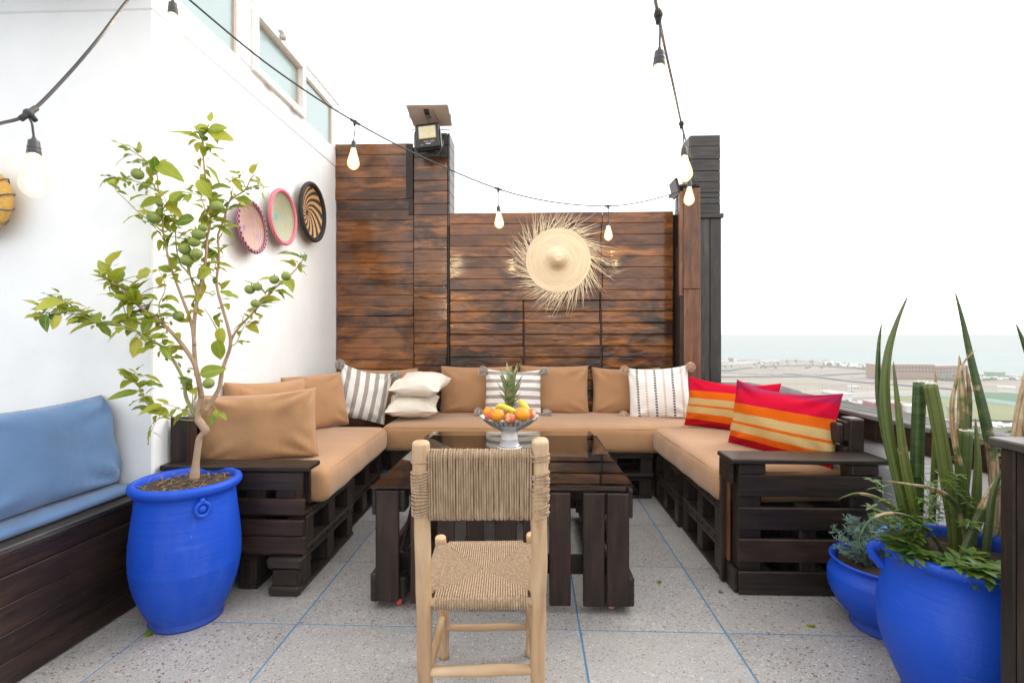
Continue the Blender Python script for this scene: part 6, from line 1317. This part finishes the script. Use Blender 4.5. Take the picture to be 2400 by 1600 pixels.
# ================================================================== SNAKE PLANT
def snakemat():
    g = G('snake_plant_leaf', 0.45); at_ = g.n('ShaderNodeAttribute', attribute_name='dry'); dry = at_.outputs['Fac']; v = g.obj((1, 1, 1), 0)
    tc = g.n('ShaderNodeTexCoord').outputs['Object']; nb = g.noise(g.n('ShaderNodeMapping', {'Vector': tc, 'Scale': (6, 6, 45)}).outputs[0], 1.4, 3, 0.6); big = g.noise(tc, 12, 3, 0.6)
    gr = g.ramp(nb, [(0.35, (0.022, 0.050, 0.010)), (0.55, (0.045, 0.085, 0.018)), (0.72, (0.085, 0.125, 0.030))])
    gr = g.mix(g.ramp(g.rand(), [(0.3, (0, 0, 0)), (0.7, (1, 1, 1))]), gr, g.mix(nb, (0.13, 0.15, 0.025), (0.065, 0.10, 0.018)))
    dr = g.ramp(g.noise(g.n('ShaderNodeMapping', {'Vector': tc, 'Scale': (60, 60, 5)}).outputs[0], 1.5, 3, 0.6), [(0.3, (0.13, 0.055, 0.02)), (0.42, (0.34, 0.20, 0.09)), (0.6, (0.48, 0.38, 0.24))])
    m = g.math('ADD', dry, g.math('MULTIPLY', g.math('SUBTRACT', big, 0.5), 1.3)); m = g.ramp(m, [(0.45, (0, 0, 0)), (0.6, (1, 1, 1))]); rib = g.n('ShaderNodeAttribute', attribute_name='rib').outputs['Fac']; cc = g.mix(m, gr, dr); cc = g.mix(g.math('MULTIPLY', g.ramp(rib, [(0.0, (1, 1, 1)), (0.35, (0, 0, 0))]), 0.6), cc, (0.012, 0.018, 0.006)); g.set(Base_Color=cc); g.bump(nb, 0.25, 0.003); return g.m
M['snake'] = snakemat()
sp_ = thing('snake_plant', 'tall snake plant with ribbed green and dried leaf spears in the large blue pot', 'plant', (PC2.x, PC2.y, 0.5))
def spear(pts, w, d, tip=True, dry=(0, 0), cut=False, d1=None, flat=0.75):
    """pts in pixels of the 2352-wide view, from tip to base; w in the same pixels"""
    k = 2400 / 2352; P = smooth_path([at(p[0] * k, p[1] * k, d + ((d1 or d) - d) * i / (len(pts) - 1)) for i, p in enumerate(pts)], 6)[::-1]; n_ = len(P); r_ = w * 0.86 * k * d / 1190 / 2; rr = []
    for i in range(n_):
        t_ = i / (n_ - 1); rr.append(r_ * (0.85 + 0.15 * min(1, t_ * 3)) * (min(1, ((1 - t_) * 1.9 + 0.03)) ** 0.8 if tip else 1.0))
    mb = MB(); mb.tube(P, rr, 24, flat=flat, grooves=6, gd=0.08); o = mb.build('leaf', M['snake'], sp_)
    me = o.data; rb_ = me.attributes.new('rib', 'FLOAT', 'POINT'); at_ = me.attributes.new('dry', 'FLOAT', 'POINT'); N = len(me.vertices)
    for i in range(n_):
        t_ = i / (n_ - 1); val = dry[0] + (dry[1] - dry[0]) * t_
        for k_ in range(24): at_.data[i * 24 + k_].value = val; rb_.data[i * 24 + k_].value = 0.5 + 0.5 * math.cos(6 * 2 * math.pi * k_ / 24)
    if cut:
        mb = MB(); e = P[-1]; q_ = random.Random(int(w * 7))
        for j in range(40): a = q_.uniform(0, 6.28); b = q_.uniform(0.3, 1.0) * r_; p0 = e + Vector((math.cos(a) * b, math.sin(a) * b * flat, -0.001)); mb.tube([p0, p0 + Vector((q_.uniform(-.004, .004), 0, 0.003)), p0 + Vector((q_.uniform(-.006, .006), q_.uniform(-.004, .004), q_.uniform(0.002, 0.008)))], 0.0012, 4)
        tag(mb.build('frayed_end', M['cream'], sp_), kind='stuff')
DP = PC2.y + 0.06
spear([(2085, 680), (2060, 740), (2040, 810), (2032, 900), (2042, 1000), (2066, 1110), (2105, 1270)], 27, DP + 0.02, dry=(0.15, 0.1), d1=DP)
spear([(2025, 742), (2018, 800), (2018, 900), (2034, 1000), (2058, 1100), (2090, 1270)], 20, DP + 0.06, dry=(0.1, 0.1), d1=DP)
spear([(2052, 830), (2062, 930), (2078, 1060), (2100, 1160), (2130, 1280)], 26, DP - 0.02, dry=(0.2, 0.4), d1=DP - 0.02)
spear([(2113, 878), (2108, 1000), (2106, 1120), (2104, 1280)], 34, DP, tip=False, cut=True, d1=DP)
spear([(2136, 882), (2152, 960), (2172, 1080), (2190, 1200), (2196, 1300)], 36, DP - 0.05, tip=False, cut=True, d1=DP - 0.05)
spear([(2194, 671), (2212, 740), (2236, 850), (2262, 960), (2280, 1060), (2284, 1180), (2262, 1290)], 27, DP + 0.05, dry=(0.75, 0.15), d1=DP)
spear([(2241, 804), (2214, 832), (2196, 878), (2186, 940), (2194, 1020), (2214, 1100), (2232, 1200), (2240, 1300)], 15, DP - 0.08, dry=(0.35, 0.65), d1=DP - 0.06)
spear([(2203, 815), (2208, 880), (2212, 960), (2206, 1100), (2200, 1280)], 30, DP + 0.06, dry=(0.2, 0.75), d1=DP + 0.05)
spear([(2219, 838), (2226, 900), (2222, 1000), (2215, 1200)], 18, DP + 0.1, dry=(0.3, 0.7), d1=DP + 0.1)
spear([(2219, 990), (2214, 1080), (2205, 1180), (2196, 1300)], 33, DP - 0.02, tip=False, cut=True, d1=DP - 0.02)
spear([(2148, 849), (2150, 920), (2150, 1010), (2140, 1200)], 20, DP + 0.14, dry=(0.1, 0.65), d1=DP + 0.14)
spear([(2240, 960), (2246, 1060), (2240, 1180), (2230, 1290)], 24, DP + 0.03, dry=(0.1, 0.2), d1=DP)
spear([(2294, 1110), (2262, 1160), (2230, 1230), (2200, 1310)], 27, DP - 0.08, tip=False, dry=(0.0, 0.7), d1=DP - 0.1)
spear([(2334, 744), (2352, 790), (2375, 860), (2390, 960), (2380, 1100), (2350, 1290)], 24, DP - 0.02, dry=(0.1, 0.1), d1=DP)
spear([(2372, 850), (2350, 940), (2334, 1040), (2310, 1180), (2290, 1290)], 36, DP + 0.06, tip=False, dry=(0.5, 0.85), d1=DP)
spear([(2310, 1060), (2282, 1130), (2268, 1230), (2262, 1300)], 22, DP - 0.1, dry=(0.05, 0.1), d1=DP - 0.1)
spear([(2285, 1120), (2278, 1200), (2276, 1300)], 30, DP + 0.04, dry=(0, 0), d1=DP + 0.04)
spear([(1925, 1146), (1965, 1133), (2010, 1142), (2060, 1175), (2100, 1240), (2120, 1290)], 11, DP + 0.02, dry=(0.3, 0.4), d1=DP)
spear([(1975, 1275), (1974, 1235), (1998, 1195), (2045, 1178), (2100, 1192), (2150, 1240), (2176, 1300)], 11, DP - 0.18, dry=(0.4, 0.4), d1=DP - 0.1)
spear([(2030, 1103), (2090, 1112), (2150, 1124), (2196, 1160), (2215, 1230), (2215, 1290)], 13, DP - 0.14, dry=(0.3, 0.6), d1=DP - 0.08)
spear([(2281, 1378), (2286, 1345), (2276, 1312), (2254, 1290), (2235, 1295)], 15, DP - 0.24, dry=(0.2, 0.3), d1=DP - 0.16)
# ---- herbs round its foot and behind it
def small_leaf(mb, p, d, L, w, up):
    d = d.normalized(); sd = up.cross(d)
    if sd.length < 1e-3: sd = Vector((1, 0, 0))
    sd.normalize(); nn = d.cross(sd); V = [p, p + d * L * .3 + sd * w / 2 + nn * w * .12, p + d * L * .3, p + d * L * .3 - sd * w / 2 + nn * w * .12, p + d * L * .7 + sd * w * .38 - nn * L * .05, p + d * L * .7 - nn * L * .08, p + d * L * .7 - sd * w * .38 - nn * L * .05, p + d * L - nn * L * .18]
    mb.add(V, [[0, 2, 1], [0, 3, 2], [1, 2, 5, 4], [2, 3, 6, 5], [4, 5, 7], [5, 6, 7]])
def herb(name, label, anchors, seed, L=0.034, w=0.013, up_h=0.12, nstem=3, mat=M['mint'], tint=None):
    q = random.Random(seed); t = thing(name, label, 'plant', tuple(anchors[0])); ms, ml = MB(), MB()
    for a in anchors:
        for s_ in range(nstem):
            d = Vector((q.uniform(-1, 1), q.uniform(-1, .6), q.uniform(0.5, 1.6))).normalized(); hgt = up_h * q.uniform(0.5, 1.2); P = [a, a + d * hgt * .5, a + d * hgt + Vector((d.x, d.y, -0.3)) * hgt * .25]; ms.tube(P, 0.0011, 4); Q = smooth_path(P, 5)
            for i in range(2, len(Q)):
                for k in range(2 if i < len(Q) - 1 else 6):
                    az = q.uniform(0, 6.28) if i == len(Q) - 1 else i * 1.57 + k * math.pi; dd = Vector((math.cos(az), math.sin(az), q.uniform(-0.1, 0.5))); small_leaf(ml, Q[i], dd, L * q.uniform(0.7, 1.15), w * q.uniform(.8, 1.2), Vector((0, 0, 1)))
    tag(ms.build('stems', M['twig'], t), kind='stuff'); tag(ml.build('foliage', mat, t), kind='stuff'); return t
k_ = 2400 / 2352
mk = lambda pts, d: [at(a * k_, b * k_, d + dd) for a, b, dd in pts]
def rim_anchor(a, r_=0.19, z=0.51): return Vector((PC2.x + r_ * math.cos(R(a)), PC2.y + r_ * math.sin(R(a)), z))
herb('leafy_herb', 'soft green herb spilling over the near rim of the large blue pot', [rim_anchor(a, r_) for a, r_ in ((200, .19), (215, .18), (228, .19), (240, .18), (252, .19), (263, .17), (275, .18), (190, .18), (235, .12), (255, .1), (180, .19))], 3, L=0.056, w=0.023, up_h=0.055, nstem=4)
herb('leafy_herb', 'bright green feathery plant behind the snake plant spears', [rim_anchor(a, r_, 0.55) for a, r_ in ((80, .14), (110, .14), (40, .1), (20, .14), (140, .16))], 5, L=0.042, w=0.012, up_h=0.24, nstem=3)
herb('leafy_herb', 'light green sprig standing behind the dark plank box', [at(2318 * k_, 1075 * k_, DP + 0.1), at(2300 * k_, 1060 * k_, DP + 0.12)], 9, L=0.04, w=0.010, up_h=0.17, nstem=5)
herb('leafy_herb', 'green sprig between the juniper and the large blue pot', [rim_anchor(175, .2, 0.54), rim_anchor(165, .21, 0.53), rim_anchor(185, .2, 0.54)], 13, L=0.045, w=0.015, up_h=0.12, nstem=3)
# ---- juniper
g = G('juniper_blue_green', 0.7); a_ = g.noise(g.obj(), 30, 3); g.set(Base_Color=g.ramp(a_, [(0.3, (0.07, 0.14, 0.10)), (0.5, (0.15, 0.26, 0.21)), (0.7, (0.26, 0.36, 0.28))])); M['juni'] = g.m
jn = thing('juniper', 'blue-green juniper shrub leaning over the left side of the low blue bowl', 'shrub', (PC3.x, PC3.y, 0.26)); ms, ml = MB(), MB(); q = random.Random(8)
jb = at(2060 * 1.0, 1345, PC3.y + 0.03)
for i in range(46):
    tx_, ty_ = q.uniform(1945, 2085), q.uniform(1212, 1300); 
    if tx_ > 2040 and ty_ > 1290: ty_ = 1260
    e = at(tx_, ty_, PC3.y + 0.05 + q.uniform(-.12, .1)); mid = jb.lerp(e, 0.5) + Vector((q.uniform(-.02, .02), q.uniform(-.02, .02), q.uniform(0.0, 0.03))); Q = smooth_path([jb + Vector((q.uniform(-.03, .03), q.uniform(-.03, .03), 0)), mid, e], 8); ms.tube(Q, [0.004 * (1 - j / len(Q)) + 0.0008 for j in range(len(Q))], 5)
    for j in range(6, len(Q)):
        for s_ in range(5):
            d = Vector((q.uniform(-1, 1), q.uniform(-1, 1), q.uniform(-.3, 1))).normalized(); p0 = Q[j]; L = q.uniform(0.012, 0.034)
            ml.tube([p0, p0 + d * L * .6, p0 + d * L], [0.0013, 0.0013, 0.0004], 4, cap=False)
            for u_ in range(6):
                d2 = (d + Vector((q.uniform(-1, 1), q.uniform(-1, 1), q.uniform(-1, 1))) * 0.9).normalized(); pp_ = p0 + d * L * (0.2 + 0.13 * u_); ml.tube([pp_, pp_ + d2 * 0.009], [0.0013, 0.0004], 3, cap=False)
tag(ms.build('stems', M['bark'], jn), kind='stuff'); tag(ml.build('foliage', M['juni'], jn), kind='stuff')
print('objects', len(bpy.data.objects))
